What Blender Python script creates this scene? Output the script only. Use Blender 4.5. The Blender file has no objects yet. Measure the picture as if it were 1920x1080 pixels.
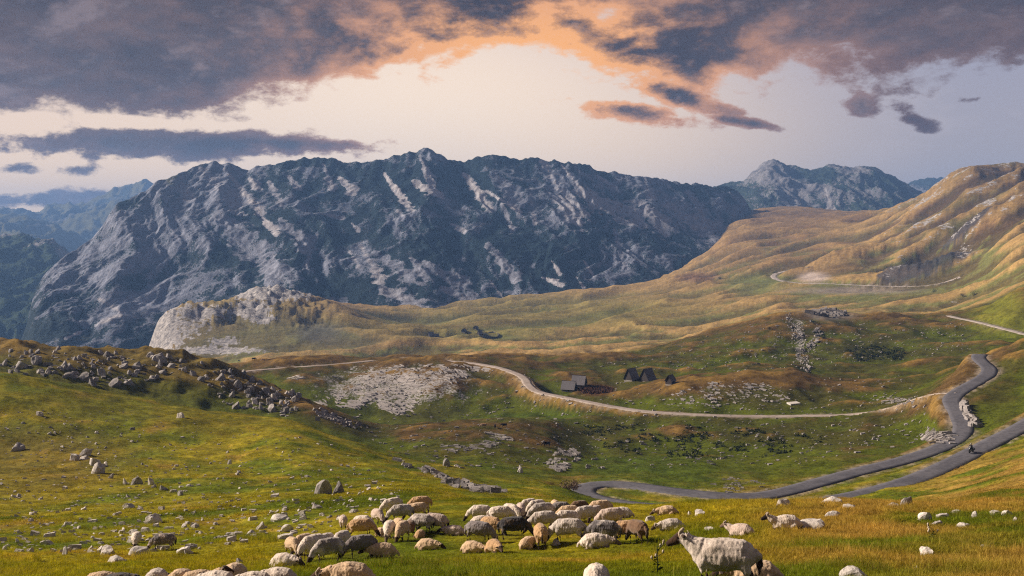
import bpy, bmesh, math, random, os
import numpy as np
from mathutils import Vector, Matrix

# ------------------------------------------------------------------ camera, sky, sun, exposure
scene = bpy.context.scene
COL = scene.collection
F, HOR = 1844.0, 430.0          # focal length in photo pixels, horizon row of the photo
R = math.radians

cam_d = bpy.data.cameras.new('camera')
cam_d.sensor_width = 36.0
cam_d.lens = 36.0 * F / 1920.0
cam_d.shift_y = (HOR - 540.0) / 1920.0
cam_d.clip_start = 0.5
cam_d.clip_end = 30000.0
cam = bpy.data.objects.new('camera', cam_d)
cam.location = (0, 0, 0)
cam.rotation_euler = (R(90), 0, 0)
COL.objects.link(cam)
scene.camera = cam

SUN_AZ, SUN_EL = -76.0, 28.0     # degrees; azimuth from +Y towards +X
sd = bpy.data.lights.new('sun', 'SUN')
sd.energy = 5.0
sd.angle = R(7.0)
sd.color = (1.0, 0.85, 0.68)
sun = bpy.data.objects.new('sun', sd)
sv = Vector((math.sin(R(SUN_AZ)) * math.cos(R(SUN_EL)), math.cos(R(SUN_AZ)) * math.cos(R(SUN_EL)), math.sin(R(SUN_EL))))
sun.rotation_euler = (-sv).to_track_quat('-Z', 'Y').to_euler()
sun.location = sv * 500
COL.objects.link(sun)

scene.view_settings.view_transform = 'Standard'
scene.view_settings.look = 'None'
scene.view_settings.exposure = 0.72
scene.view_settings.gamma = 1.0
scene.cycles.use_denoising = False
scene.cycles.use_adaptive_sampling = False
scene.cycles.filter_width = 1.2
scene.cycles.max_bounces = 5
scene.cycles.diffuse_bounces = 2
scene.cycles.glossy_bounces = 1
scene.cycles.transmission_bounces = 2
scene.cycles.transparent_max_bounces = 6
scene.cycles.volume_bounces = 0
scene.cycles.caustics_reflective = False
scene.cycles.caustics_refractive = False


class G:
    """small helper to write shader maths as expressions"""
    def __init__(self, tree):
        self.t = tree; self.n = tree.nodes; self.l = tree.links
    def node(self, typ, **kw):
        nd = self.n.new(typ)
        for k, v in kw.items(): setattr(nd, k, v)
        return nd
    def put(self, sock, v):
        if v is None: return
        if hasattr(v, 'is_output'): self.l.new(v, sock)
        else:
            try: sock.default_value = v
            except Exception: sock.default_value = (v[0], v[1], v[2], 1.0)
    def m(self, op, a, b=None, c=None, clamp=False):
        nd = self.node('ShaderNodeMath', operation=op); nd.use_clamp = clamp
        self.put(nd.inputs[0], a); self.put(nd.inputs[1], b); self.put(nd.inputs[2], c)
        return nd.outputs[0]
    def add(self, a, b): return self.m('ADD', a, b)
    def sub(self, a, b): return self.m('SUBTRACT', a, b)
    def mul(self, a, b): return self.m('MULTIPLY', a, b)
    def mad(self, a, b, c): return self.m('MULTIPLY_ADD', a, b, c)
    def smooth(self, x, lo, hi, a=0.0, b=1.0):
        nd = self.node('ShaderNodeMapRange', interpolation_type='SMOOTHSTEP')
        self.put(nd.inputs['Value'], x); self.put(nd.inputs['From Min'], lo); self.put(nd.inputs['From Max'], hi)
        self.put(nd.inputs['To Min'], a); self.put(nd.inputs['To Max'], b)
        return nd.outputs[0]
    def mix(self, f, a, b, blend='MIX'):
        nd = self.node('ShaderNodeMix', data_type='RGBA', blend_type=blend)
        self.put(nd.inputs[0], f); self.put(nd.inputs[6], a); self.put(nd.inputs[7], b)
        return nd.outputs[2]
    def vec(self, x, y, z):
        nd = self.node('ShaderNodeCombineXYZ')
        self.put(nd.inputs[0], x); self.put(nd.inputs[1], y); self.put(nd.inputs[2], z)
        return nd.outputs[0]
    def vscale(self, v, s):
        nd = self.node('ShaderNodeVectorMath', operation='MULTIPLY')
        self.put(nd.inputs[0], v); self.put(nd.inputs[1], s)
        return nd.outputs[0]
    def noise(self, v, scale, detail=4.0, rough=0.55, dist=0.0, out='Fac'):
        nd = self.node('ShaderNodeTexNoise')
        self.put(nd.inputs['Vector'], v); nd.inputs['Scale'].default_value = scale
        nd.inputs['Detail'].default_value = detail; nd.inputs['Roughness'].default_value = rough
        nd.inputs['Distortion'].default_value = dist
        return nd.outputs[0 if out == 'Fac' else 1]
    def ramp(self, f, stops):
        nd = self.node('ShaderNodeValToRGB')
        el = nd.color_ramp.elements
        while len(el) < len(stops): el.new(0.5)
        for e, (p, c) in zip(el, stops):
            e.position = p; e.color = (c[0], c[1], c[2], 1.0)
        self.put(nd.inputs[0], f)
        return nd.outputs[0]


def build_world():
    w = bpy.data.worlds.new('World'); scene.world = w
    w.use_nodes = True
    t = w.node_tree
    for n in list(t.nodes): t.nodes.remove(n)
    g = G(t)
    out = g.node('ShaderNodeOutputWorld')
    bg = g.node('ShaderNodeBackground')
    t.links.new(bg.outputs[0], out.inputs['Surface'])
    tc = g.node('ShaderNodeTexCoord')
    nrm = g.node('ShaderNodeVectorMath', operation='NORMALIZE')
    t.links.new(tc.outputs['Generated'], nrm.inputs[0])
    d = nrm.outputs[0]
    sx = g.node('ShaderNodeSeparateXYZ'); t.links.new(d, sx.inputs[0])
    X, Y, Z = sx.outputs
    az = g.m('ARCTAN2', X, Y)                                   # 0 = straight ahead
    hz = g.m('SQRT', g.add(g.mul(X, X), g.mul(Y, Y)))
    E = g.m('DIVIDE', Z, g.m('MAXIMUM', hz, 0.02))              # tangent of the elevation
    def P(px, py):
        a = math.atan((px - 960) / F)
        return a, (HOR - py) / F * math.cos(a)

    # clear sky
    sky = g.node('ShaderNodeTexSky', sky_type='NISHITA')
    sky.sun_disc = False
    sky.sun_elevation = R(SUN_EL); sky.sun_rotation = R(SUN_AZ % 360)
    sky.altitude = 1900; sky.air_density = 1.0; sky.dust_density = 2.5; sky.ozone_density = 2.0
    nish = g.vscale(sky.outputs[0], (0.07, 0.065, 0.07))
    # warm evening glow behind the ridge
    ga, ge = P(780, 215)
    da = g.mul(g.sub(az, ga), 1.0 / 0.27); de = g.mul(g.sub(E, ge), 1.0 / 0.11)
    r2 = g.add(g.mul(da, da), g.mul(de, de))
    glow = g.m('POWER', 2.718, g.mul(r2, -1.0))
    elow = g.smooth(E, 0.0, 0.22)
    side = g.smooth(az, -0.05, 0.45)
    warm = g.mix(side, (1.48, 1.02, 0.58), (0.54, 0.46, 0.46))
    cool = g.mix(side, (0.85, 0.66, 0.58), (0.40, 0.39, 0.49))
    base = g.mix(elow, warm, cool)
    clear = g.mix(0.86, nish, base)
    clear = g.mix(glow, clear, (1.14, 0.91, 0.70))

    # clouds: a bank with a low edge that follows the azimuth, and loose clouds below it
    dv = g.vscale(d, (1.0, 1.0, 2.0))
    n1 = g.noise(dv, 6.5, 9.0, 0.60, 0.15)
    n2 = g.noise(g.vscale(d, (1.0, 1.0, 2.6)), 3.1, 6.0, 0.55, 0.2)
    n3 = g.noise(dv, 26.0, 9.0, 0.68, 0.1)
    fc = g.node('ShaderNodeFloatCurve')
    edge = [(-2500, 262), (-900, 255), (-300, 250), (0, 236), (200, 232), (420, 214), (560, 180), (700, 158), (820, 140), (930, 138), (1040, 160),
            (1150, 185), (1260, 190), (1370, 176), (1460, 150), (1560, 132), (1680, 150), (1800, 142), (1950, 130), (2300, 115), (3200, 125), (5000, 150)]
    c = fc.mapping.curves[0]
    pts = []
    for px, py in edge:
        a, e = P(px, py)
        pts.append(((a + 1.5) / 3.0, e * 4.0))
    c.points[0].location = pts[0]; c.points[1].location = pts[-1]
    for p in pts[1:-1]: c.points.new(*p)
    fc.mapping.update()
    g.put(fc.inputs['Factor'], 1.0)
    g.put(fc.inputs['Value'], g.m('MULTIPLY_ADD', az, 1 / 3.0, 0.5, clamp=True))
    eb = g.mul(fc.outputs[0], 0.25)
    rel = g.mul(g.sub(E, eb), 1 / 0.026)                         # 1 = one edge thickness above the low edge
    relc = g.m('MINIMUM', rel, 1.5)
    holes = g.smooth(n2, 0.52, 0.66)
    hz_ = g.mul(g.smooth(az, -0.30, -0.05), g.m('SUBTRACT', 1.0, g.mul(g.smooth(az, 0.22, 0.42), 0.3)))
    dens = g.add(relc, g.mul(g.sub(n1, 0.5), 4.2))
    dens = g.sub(dens, g.mul(holes, g.mul(hz_, 0.9)))
    dens = g.add(dens, g.mul(g.sub(n3, 0.5), 2.4))
    def blob(px, py, rx, ry, tilt=0.0, s=1.0):
        a, e = P(px, py)
        u = g.sub(az, a); v = g.sub(E, e)
        ct, st = math.cos(tilt), math.sin(tilt)
        u2 = g.add(g.mul(u, ct), g.mul(v, st)); v2 = g.sub(g.mul(v, ct), g.mul(u, st))
        u2 = g.mul(u2, F / rx); v2 = g.mul(v2, F / ry)
        q = g.add(g.mul(u2, u2), g.mul(v2, v2))
        return g.mul(g.m('POWER', 2.718, g.mul(q, -0.9)), s)
    loose = None
    for b in [(280, 270, 300, 30, 0.0, 2.6), (540, 270, 110, 20, 0.0, 2.0), (40, 318, 80, 14, 0, 1.45), (160, 320, 90, 15, 0, 1.5), (60, 375, 260, 24, 0.05, 1.5),
              (1190, 212, 150, 22, -0.15, 2.1), (1270, 178, 120, 26, -0.35, 2.4), (1390, 228, 80, 11, -0.2, 2.2),
              (1612, 200, 34, 24, -0.4, 1.7), (1712, 222, 46, 16, -0.6, 1.6), (1815, 187, 26, 9, 0, 1.5)]:
        q = blob(*b)
        loose = q if loose is None else g.m('MAXIMUM', loose, q)
    ld = g.add(g.sub(loose, 1.0), g.add(g.mul(g.sub(n1, 0.5), 3.4), g.mul(g.sub(n3, 0.5), 3.4)))
    ld = g.m('MINIMUM', ld, g.mul(g.sub(loose, 0.2), 4.0))
    thick = g.m('MAXIMUM', dens, ld)
    alpha = g.smooth(thick, -0.14, 0.56)
    # thin pale veils low on the right
    veil = g.mul(g.smooth(g.add(n1, g.mul(g.sub(n3, .5), .5)), 0.50, 0.72), g.mul(g.smooth(E, 0.03, 0.07), g.smooth(az, 0.05, 0.3)))
    clear = g.mix(g.mul(veil, 0.30), clear, (0.62, 0.54, 0.55))
    # colour: grey violet bodies, rims that catch the light near the glow
    gx, gy = P(1000, 120)
    ua = g.mul(g.sub(az, gx), 1 / 0.21); ue = g.mul(g.sub(E, gy), 1 / 0.085)
    near = g.m('POWER', 2.718, g.mul(g.add(g.mul(ua, ua), g.mul(ue, ue)), -1.0))
    shade = g.smooth(g.add(g.mul(n1, 0.45), g.add(g.mul(n2, 0.3), g.mul(n3, 0.25))), 0.36, 0.62)
    body = g.mix(shade, (0.130, 0.096, 0.104), (0.024, 0.020, 0.034))
    body = g.mix(g.mul(g.smooth(n3, 0.46, 0.68), 0.22), body, (0.15, 0.135, 0.16))
    # relief of the cloud bodies: compare the density with that a little way towards the glow
    gd = Vector((P(900, 190)[0], 1.0, P(900, 190)[1])).normalized()
    tw = g.node('ShaderNodeVectorMath', operation='SUBTRACT'); tw.inputs[0].default_value = gd; g.put(tw.inputs[1], d)
    of = g.node('ShaderNodeVectorMath', operation='ADD'); g.put(of.inputs[0], dv); g.put(of.inputs[1], g.vscale(tw.outputs[0], (0.055, 0.055, 0.16)))
    em = g.sub(n1, g.noise(of.outputs[0], 6.5, 9.0, 0.60, 0.15))
    body = g.mix(g.mul(g.smooth(em, 0.0, 0.13), 0.75), body, g.mix(near, (0.275, 0.200, 0.205), (0.66, 0.35, 0.21)))
    body = g.mix(g.mul(g.smooth(g.mul(em, -1.0), 0.0, 0.13), 0.60), body, (0.020, 0.020, 0.034))
    rim = g.m('SUBTRACT', 1.0, g.smooth(thick, 0.10, 1.75))
    lit = g.mul(rim, g.m('ADD', g.mul(near, 2.1), 0.12), )
    lit = g.m('MINIMUM', lit, 1.0)
    orange = g.mix(near, (0.62, 0.30, 0.21), (1.15, 0.52, 0.15))
    cloud = g.mix(lit, body, orange)
    fin = g.mix(g.mul(alpha, 0.98), clear, cloud)
    g.put(bg.inputs['Color'], fin)
    bg.inputs['Strength'].default_value = 1.0 / (2 ** scene.view_settings.exposure)
build_world()

# ------------------------------------------------------------------ small numpy toolbox
rng = np.random.RandomState(7)
random.seed(11)

def _hash(ix, iy, seed):
    h = (ix.astype(np.int64) * 374761393 + iy.astype(np.int64) * 668265263 + seed * 974634777) & 0xffffffff
    h = ((h ^ (h >> 13)) * 1274126177) & 0xffffffff
    return (h ^ (h >> 16)) & 0xffff

def pnoise(x, y, seed=0):
    """gradient noise, about -0.7..0.7"""
    x = np.asarray(x, float); y = np.asarray(y, float)
    ix = np.floor(x); iy = np.floor(y)
    fx = x - ix; fy = y - iy
    u = fx * fx * fx * (fx * (fx * 6 - 15) + 10); v = fy * fy * fy * (fy * (fy * 6 - 15) + 10)
    def gr(dx, dy):
        a = _hash(ix + dx, iy + dy, seed) * (2 * math.pi / 65536.0)
        return np.cos(a) * (fx - dx) + np.sin(a) * (fy - dy)
    n0 = gr(0, 0) * (1 - u) + gr(1, 0) * u
    n1 = gr(0, 1) * (1 - u) + gr(1, 1) * u
    return n0 * (1 - v) + n1 * v

def fbm(x, y, seed=0, octv=4, gain=0.5, lac=2.03):
    s = 0; a = 1.0
    for k in range(octv):
        s = s + a * pnoise(x, y, seed + k * 17)
        x = x * lac + 3.7; y = y * lac - 1.9; a *= gain
    return s

def ridged(x, y, seed=0, octv=4, gain=0.5, lac=2.03):
    s = 0; a = 1.0
    for k in range(octv):
        s = s + a * (1 - 2.2 * np.abs(pnoise(x, y, seed + k * 17)))
        x = x * lac + 3.7; y = y * lac - 1.9; a *= gain
    return s

def sstep(x, lo, hi):
    t = np.clip((x - lo) / (hi - lo), 0, 1)
    return t * t * (3 - 2 * t)

def pchip_slopes(X, Yv):
    """Fritsch-Carlson slopes along axis 0; X and Yv (K, ...)"""
    h = np.diff(X, axis=0); dl = np.diff(Yv, axis=0) / h
    m = np.zeros_like(Yv)
    w1 = 2 * h[1:] + h[:-1]; w2 = h[1:] + 2 * h[:-1]
    ok = dl[:-1] * dl[1:] > 0
    with np.errstate(divide='ignore', invalid='ignore'):
        mm = (w1 + w2) / (w1 / dl[:-1] + w2 / dl[1:])
    m[1:-1] = np.where(ok, mm, 0)
    m[0] = dl[0]; m[-1] = dl[-1]
    return m

def pchip1(xs, ys, q):
    xs = np.asarray(xs, float); ys = np.asarray(ys, float)
    m = pchip_slopes(xs, ys)
    q = np.clip(q, xs[0], xs[-1])
    i = np.clip(np.searchsorted(xs, q, side='right') - 1, 0, len(xs) - 2)
    h = xs[i + 1] - xs[i]; t = (q - xs[i]) / h
    return ((1 + 2 * t) * (1 - t) ** 2 * ys[i] + t * (1 - t) ** 2 * h * m[i]
            + t * t * (3 - 2 * t) * ys[i + 1] + t * t * (t - 1) * h * m[i + 1])

def loft(curves, cols, rows_y):
    """curves: lists of (px, py, depth) near to far -> photo row py on the grid [row, col]"""
    K = len(curves)
    L = np.zeros((K, len(cols))); PY = np.zeros((K, len(cols)))
    for k, c in enumerate(curves):
        xs = [p[0] for p in c]
        L[k] = pchip1(xs, [math.log(p[2]) for p in c], cols)
        PY[k] = pchip1(xs, [p[1] for p in c], cols)
    for k in range(1, K): L[k] = np.maximum(L[k], L[k - 1] + 0.02)
    M = pchip_slopes(L, PY)
    out = np.zeros((len(rows_y), len(cols)))
    ci = np.arange(len(cols))
    for r, yv in enumerate(np.log(rows_y)):
        i = np.clip((L <= yv).sum(0) - 1, 0, K - 2)
        x0 = L[i, ci]; x1 = L[i + 1, ci]; h = x1 - x0
        t = np.clip((yv - x0) / h, 0, 1)
        out[r] = ((1 + 2 * t) * (1 - t) ** 2 * PY[i, ci] + t * (1 - t) ** 2 * h * M[i, ci]
                  + t * t * (3 - 2 * t) * PY[i + 1, ci] + t * t * (t - 1) * h * M[i + 1, ci])
    return out

def grid_mesh(name, X, Y, Z, attrs=None, smooth=True):
    nr, nc = X.shape
    me = bpy.data.meshes.new(name)
    co = np.stack([X, Y, Z], -1).reshape(-1, 3).astype(np.float32)
    idx = np.arange(nr * nc).reshape(nr, nc)
    q = np.stack([idx[:-1, :-1], idx[:-1, 1:], idx[1:, 1:], idx[1:, :-1]], -1).reshape(-1, 4)
    me.vertices.add(len(co)); me.vertices.foreach_set('co', co.ravel())
    me.loops.add(q.size); me.loops.foreach_set('vertex_index', q.ravel().astype(np.int32))
    me.polygons.add(len(q)); me.polygons.foreach_set('loop_start', np.arange(0, q.size, 4, dtype=np.int32))
    me.polygons.foreach_set('use_smooth', np.full(len(q), smooth))
    me.update(calc_edges=True)
    for k, v in (attrs or {}).items():
        if v.ndim == 3:
            a = me.attributes.new(k, 'FLOAT_COLOR', 'POINT')
            c4 = np.ones((nr * nc, 4), np.float32); c4[:, :3] = v.reshape(-1, 3)
            a.data.foreach_set('color', c4.ravel())
        else:
            a = me.attributes.new(k, 'FLOAT', 'POINT'); a.data.foreach_set('value', v.astype(np.float32).ravel())
    return me

def raw_mesh(name, verts, faces, smooth=False):
    me = bpy.data.meshes.new(name)
    me.from_pydata([tuple(v) for v in verts], [], [tuple(f) for f in faces])
    if smooth: me.polygons.foreach_set('use_smooth', np.full(len(me.polygons), True))
    me.update()
    return me

def link(name, me, mat=None, parent=None, loc=None, rot=None, scale=None):
    o = bpy.data.objects.new(name, me); COL.objects.link(o)
    if mat is not None and me is not None and len(me.materials) == 0: me.materials.append(mat)
    if parent: o.parent = parent
    if loc is not None: o.location = loc
    if rot is not None: o.rotation_euler = rot
    if scale is not None: o.scale = scale
    return o

def tag(o, label=None, cat=None, group=None, kind=None):
    if label: o['label'] = label
    if cat: o['category'] = cat
    if group: o['group'] = group
    if kind: o['kind'] = kind
    return o

def material(name):
    m = bpy.data.materials.new(name); m.use_nodes = True
    g = G(m.node_tree)
    b = m.node_tree.nodes['Principled BSDF']
    b.inputs['Roughness'].default_value = 0.9
    b.inputs['Specular IOR Level'].default_value = 0.06
    return m, g, b
# ------------------------------------------------------------------ the terrain
C = [
 [(-420,1352,5),(960,1352,5),(2340,1352,5)],
 [(-420,1090,24),(0,1090,25),(300,1092,23),(600,1092,20.5),(900,1095,19),(1350,1098,16.8),(1920,1090,17),(2340,1085,17)],
 [(-420,1035,38),(0,1035,40),(250,1028,42),(420,1030,37),(600,1045,31),(700,1042,32),(900,1022,36),(1100,1020,35.5),(1300,1015,33.5),(1500,1000,32),(1700,985,33),(1920,980,33),(2340,970,33)],
 [(-420,975,62),(0,985,62),(250,985,60),(500,985,54),(650,975,50),(800,955,52),(1000,947,56),(1200,950,55),(1400,943,53),(1560,939,52),(1700,946,50),(1800,950,48),(1920,950,47),(2340,930,46)],
 [(-420,925,95),(0,930,95),(250,930,92),(600,928,76),(750,925,75),(850,928,80),(1000,936,90),(1090,950,95),(1250,960,95),(1400,960,95),(1600,955,95),(1750,940,95),(1920,900,95),(2340,840,95)],
 [(-420,850,140),(0,860,140),(250,865,135),(450,880,125),(600,890,110),(750,900,115),(850,905,125),(950,912,135),(1060,918,150),(1100,930,152),(1200,945,145),(1300,950,143),(1400,950,143),(1500,945,145),(1600,928,152),(1700,902,163),(1820,850,183),(1920,797,200),(2100,720,220),(2340,640,240)],
 [(-420,660,200),(0,700,195),(120,718,200),(250,745,205),(430,776,205),(520,783,200),(640,822,185),(720,852,170),(800,870,165),(900,885,165),(1000,895,168),(1070,905,170),(1150,905,170),(1200,912,165),(1300,926,158),(1400,931,157),(1500,914,168),(1600,886,182),(1700,862,195),(1780,832,205),(1815,808,212),(1870,770,222),(1920,745,228),(2100,650,250),(2340,560,280)],
 [(-420,690,235),(0,712,235),(120,728,238),(250,755,240),(430,785,238),(520,790,232),(640,826,215),(720,850,205),(800,858,198),(900,862,198),(1000,870,200),(1080,874,202),(1200,872,205),(1300,872,205),(1400,870,208),(1500,860,212),(1600,835,222),(1700,824,230),(1740,806,233),(1765,778,235),(1780,754,237),(1800,743,241),(1850,728,246),(1920,705,255),(2100,610,270),(2340,520,300)],
 [(-420,610,290),(0,640,285),(100,650,285),(200,657,288),(280,660,290),(340,668,290),(400,680,288),(460,705,283),(520,732,278),(600,762,272),(660,787,265),(720,808,258),(800,803,250),(860,799,245),(960,799,245),(1020,816,240),(1060,833,238),(1130,852,236),(1200,852,238),(1300,845,245),(1400,835,250),(1500,825,252),(1580,812,255),(1625,785,266),(1655,772.5,276),(1690,764,268),(1735,748,256),(1765,740,250),(1800,727,256),(1850,704,270),(1920,660,285),(2100,570,300),(2340,480,330)],
 [(-420,680,340),(0,700,340),(280,705,340),(400,715,340),(480,735,338),(560,757,335),(640,775,335),(720,788,330),(770,794,328),(860,793,325),(950,786,318),(1020,780,312),(1100,785,305),(1150,790,298),(1200,788,295),(1300,778,292),(1400,781,290),(1500,781,288),(1600,779,287),(1640,770,290),(1680,758,287),(1740,736,281),(1790,706,282),(1840,670,298),(1920,632,312),(2100,545,340),(2340,450,380)],
 [(-420,700,420),(0,710,420),(300,710,420),(420,700,410),(480,697,405),(560,705,390),(640,715,382),(720,712,378),(800,708,375),(900,712,372),(960,722,366),(1020,735,358),(1080,733,352),(1200,728,345),(1300,718,342),(1400,703,342),(1470,705,342),(1550,722,340),(1620,722,340),(1700,706,345),(1780,690,350),(1830,680,355),(1920,650,370),(2100,580,400),(2340,500,440)],
 [(-420,690,520),(0,700,520),(300,705,500),(420,690,470),(480,676,455),(560,668,450),(640,668,445),(700,668,440),(800,669,435),(900,674,430),(1000,685,425),(1100,690,420),(1180,697,415),(1250,700,410),(1320,697,408),(1400,692,408),(1470,690,408),(1550,694,405),(1650,690,405),(1720,680,405),(1800,668,410),(1850,655,415),(1920,645,420),(2100,580,450),(2340,500,500)],
 [(-420,690,650),(0,705,650),(300,712,620),(420,705,580),(560,690,540),(700,682,530),(850,673,520),(950,668,500),(1050,668,500),(1150,667,500),(1250,663,495),(1350,655,490),(1450,645,485),(1550,650,480),(1650,652,480),(1740,645,480),(1800,636,480),(1860,628,480),(1920,618,485),(2100,565,510),(2340,490,560)],
 [(-420,700,800),(0,712,800),(300,716,780),(500,706,700),(700,690,660),(900,676,640),(1050,672,625),(1150,664,615),(1230,650,610),(1300,634,605),(1370,612,605),(1430,596,605),(1480,588,605),(1540,586,610),(1600,592,610),(1680,592,600),(1740,594,590),(1790,592,580),(1850,580,570),(1920,545,570),(2100,490,600),(2340,430,640)],
 [(-420,720,900),(0,722,920),(240,716,930),(285,690,930),(330,668,920),(400,662,910),(500,664,880),(650,666,860),(800,664,840),(950,660,830),(1050,656,820),(1150,652,815),(1230,650,810),(1300,640,810),(1400,622,810),(1480,606,810),(1560,600,800),(1650,596,790),(1720,590,780),(1790,578,770),(1850,560,760),(1920,530,750),(2100,470,780),(2340,420,800)],
 [(-420,700,1050),(0,715,1050),(250,705,1050),(278,655,1040),(300,605,1030),(320,588,1030),(360,577,1040),(400,574,1060),(430,566,1100),(460,554,1150),(500,545,1180),(540,549,1190),(580,560,1190),(640,575,1150),(700,600,1100),(760,618,1060),(850,630,1040),(950,630,1020),(1050,628,1010),(1150,620,1010),(1250,610,1010),(1350,598,1010),(1420,585,1010),(1500,572,1000),(1600,562,990),(1700,556,970),(1780,550,940),(1850,530,900),(1920,490,880),(2100,430,900),(2340,380,900)],
 [(-420,700,1300),(0,700,1300),(270,690,1300),(300,630,1300),(400,595,1300),(500,560,1320),(600,570,1320),(700,590,1300),(800,600,1290),(850,596,1290),(950,590,1290),(1050,588,1280),(1150,578,1270),(1250,565,1270),(1330,556,1270),(1400,545,1260),(1480,528,1220),(1560,530,1180),(1640,532,1160),(1720,528,1150),(1800,500,1130),(1860,460,1120),(1920,430,1100),(2100,400,1100),(2340,360,1100)],
 [(-420,680,1550),(0,680,1550),(300,650,1550),(500,580,1550),(700,580,1550),(850,575,1550),(950,562,1560),(1050,556,1560),(1150,545,1560),(1250,528,1580),(1320,510,1620),(1400,488,1620),(1480,478,1600),(1560,470,1560),(1640,460,1520),(1720,440,1450),(1780,415,1420),(1830,395,1400),(1880,375,1380),(1920,365,1360),(2100,350,1350),(2340,330,1350)],
 [(-420,700,2000),(0,700,2000),(500,620,2000),(900,600,2000),(1100,570,2000),(1250,520,2000),(1330,465,2050),(1370,425,2150),(1420,415,2150),(1500,415,2100),(1580,412,2050),(1640,405,1980),(1700,385,1900),(1740,365,1850),(1770,345,1800),(1800,325,1770),(1830,317,1750),(1860,319,1750),(1900,314,1750),(1920,315,1750),(2100,310,1700),(2340,310,1700)],
 [(-420,700,2600),(0,700,2600),(900,650,2600),(1250,560,2600),(1340,440,2600),(1390,402,2600),(1440,392,2600),(1500,390,2600),(1560,396,2550),(1620,398,2500),(1680,396,2450),(1740,390,2400),(1800,370,2350),(1920,350,2300),(2340,340,2300)],
 [(-420,700,3400),(0,700,3400),(1250,600,3400),(1400,450,3400),(1700,450,3400),(1920,420,3400),(2340,420,3400)],
]
cols = np.concatenate([np.arange(-420, -30, 13.0), np.arange(-30, 1951, 2.3), np.arange(1958, 2341, 13.0)])
def geo(a, b, n): return np.exp(np.linspace(math.log(a), math.log(b), n, endpoint=False))
rows_y = np.concatenate([geo(5, 15, 24), geo(15, 60, 190), geo(60, 200, 170), geo(200, 700, 210), geo(700, 3400, 190), [3400.0]])
PY0 = loft(C, cols, rows_y)
YY = np.repeat(rows_y[:, None], len(cols), 1)
XX = (cols[None, :] - 960) / F * YY
ZZ = -(PY0 - HOR) / F * YY

def band(y, lo0, lo1, hi0=None, hi1=None):
    m = sstep(y, lo0, lo1)
    if hi0: m = m * (1 - sstep(y, hi0, hi1))
    return m
PXg = np.repeat(cols[None, :], len(rows_y), 0)
nz = 0.0
far = sstep(YY, 650, 1000) * (1 - sstep(PXg, 1440, 1520) * (1 - sstep(PXg, 1820, 1900)) * band(YY, 860, 960, 1190, 1300) * 0.75)
far = far * (1 - (1 - sstep(PXg, 620, 760)) * band(YY, 800, 950, 1250, 1400) * 0.75)
wrp = fbm(XX / 300, YY / 300, 3, 2) * 60
hum = np.abs(fbm((XX + wrp) / 260, (YY - 0.35 * XX + wrp) / 125, 5, 2, 0.38))
nz = nz + far * (33 * (0.26 - hum) * (1 - sstep(YY, 1900, 2400) * 0.5))
nz = nz + far * (8 - 5 * sstep(PXg, 1400, 1600)) * (0.2 - np.abs(fbm((XX + wrp) / 85, (YY - 0.35 * XX) / 50, 9, 2, 0.4)))
big = sstep(PXg, 1480, 1700) * sstep(YY, 1000, 1300)
nz = nz + big * (1 - 0.7 * sstep(YY, 1450, 1720)) * 14 * (ridged((YY - 0.75 * XX + wrp) / 150, (XX + 0.5 * YY) / 420, 31, 2, 0.36) - 0.7)
crag = sstep(PXg, 268, 290) * (1 - sstep(PXg, 560, 680)) * band(YY, 960, 1010, 1230, 1330)
nz = nz + crag * (6 * (ridged(XX / 34, YY / 26, 131, 4, 0.55) - 0.95) + 5 * fbm(XX / 60, YY / 50, 133, 2))
nz = nz + sstep(PXg, 1500, 1700) * sstep(YY, 950, 1200) * (3.4 * fbm(XX / 30, YY / 30, 35, 4, .55) + 2.5 * (ridged(XX / 55, YY / 55, 37, 3, .5) - .8))
far_bumps = []
for bx, by, byd, rad, hgt in [(1720, 520, 1120, 42, 17), (1765, 524, 1120, 34, 9), (1815, 478, 1260, 30, 16), (1640, 525, 1170, 40, 5), (1880, 400, 1330, 60, 8), (1550, 500, 1350, 40, 8), (1600, 490, 1400, 45, 9)]:
    cx = (bx - 960) / F * byd
    w_ = np.exp(-(((XX - cx) / (rad * 1.25)) ** 2 + ((YY - byd) / rad) ** 2) ** 1.5)
    far_bumps.append(w_)
    nz = nz + w_ * hgt * (1 + 0.25 * fbm(XX / 14, YY / 14, 91, 3))
mid = band(YY, 190, 330, 800, 1100)
nz = nz + mid * (3.6 * fbm(XX / 42, YY / 42, 21, 3) + 2.4 * (0.25 - np.abs(fbm(XX / 26, YY / 30, 23, 3))))
nz = nz + band(YY, 45, 110, 700, 900) * (0.9 * fbm(XX / 16, YY / 18, 25, 3))
nz = nz + band(YY, 14, 40, 450, 600) * (0.26 * fbm(XX / 4.6, YY / 5.2, 27, 3))
nz = nz + band(YY, 5, 12, 110, 160) * (0.07 * fbm(XX / 1.3, YY / 1.5, 29, 2))
lft = (1 - sstep(PXg, 520, 720)) * band(YY, 225, 262, 330, 380)          # the rocky left ridge is rougher
nz = nz + lft * 1.5 * (ridged(XX / 17, YY / 17, 41, 3) - 0.8)
nz = nz * (1 - np.exp(-((PXg - 1715) / 85) ** 2 - ((YY - 263) / 22) ** 2))
ZZ = ZZ + nz

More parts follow.
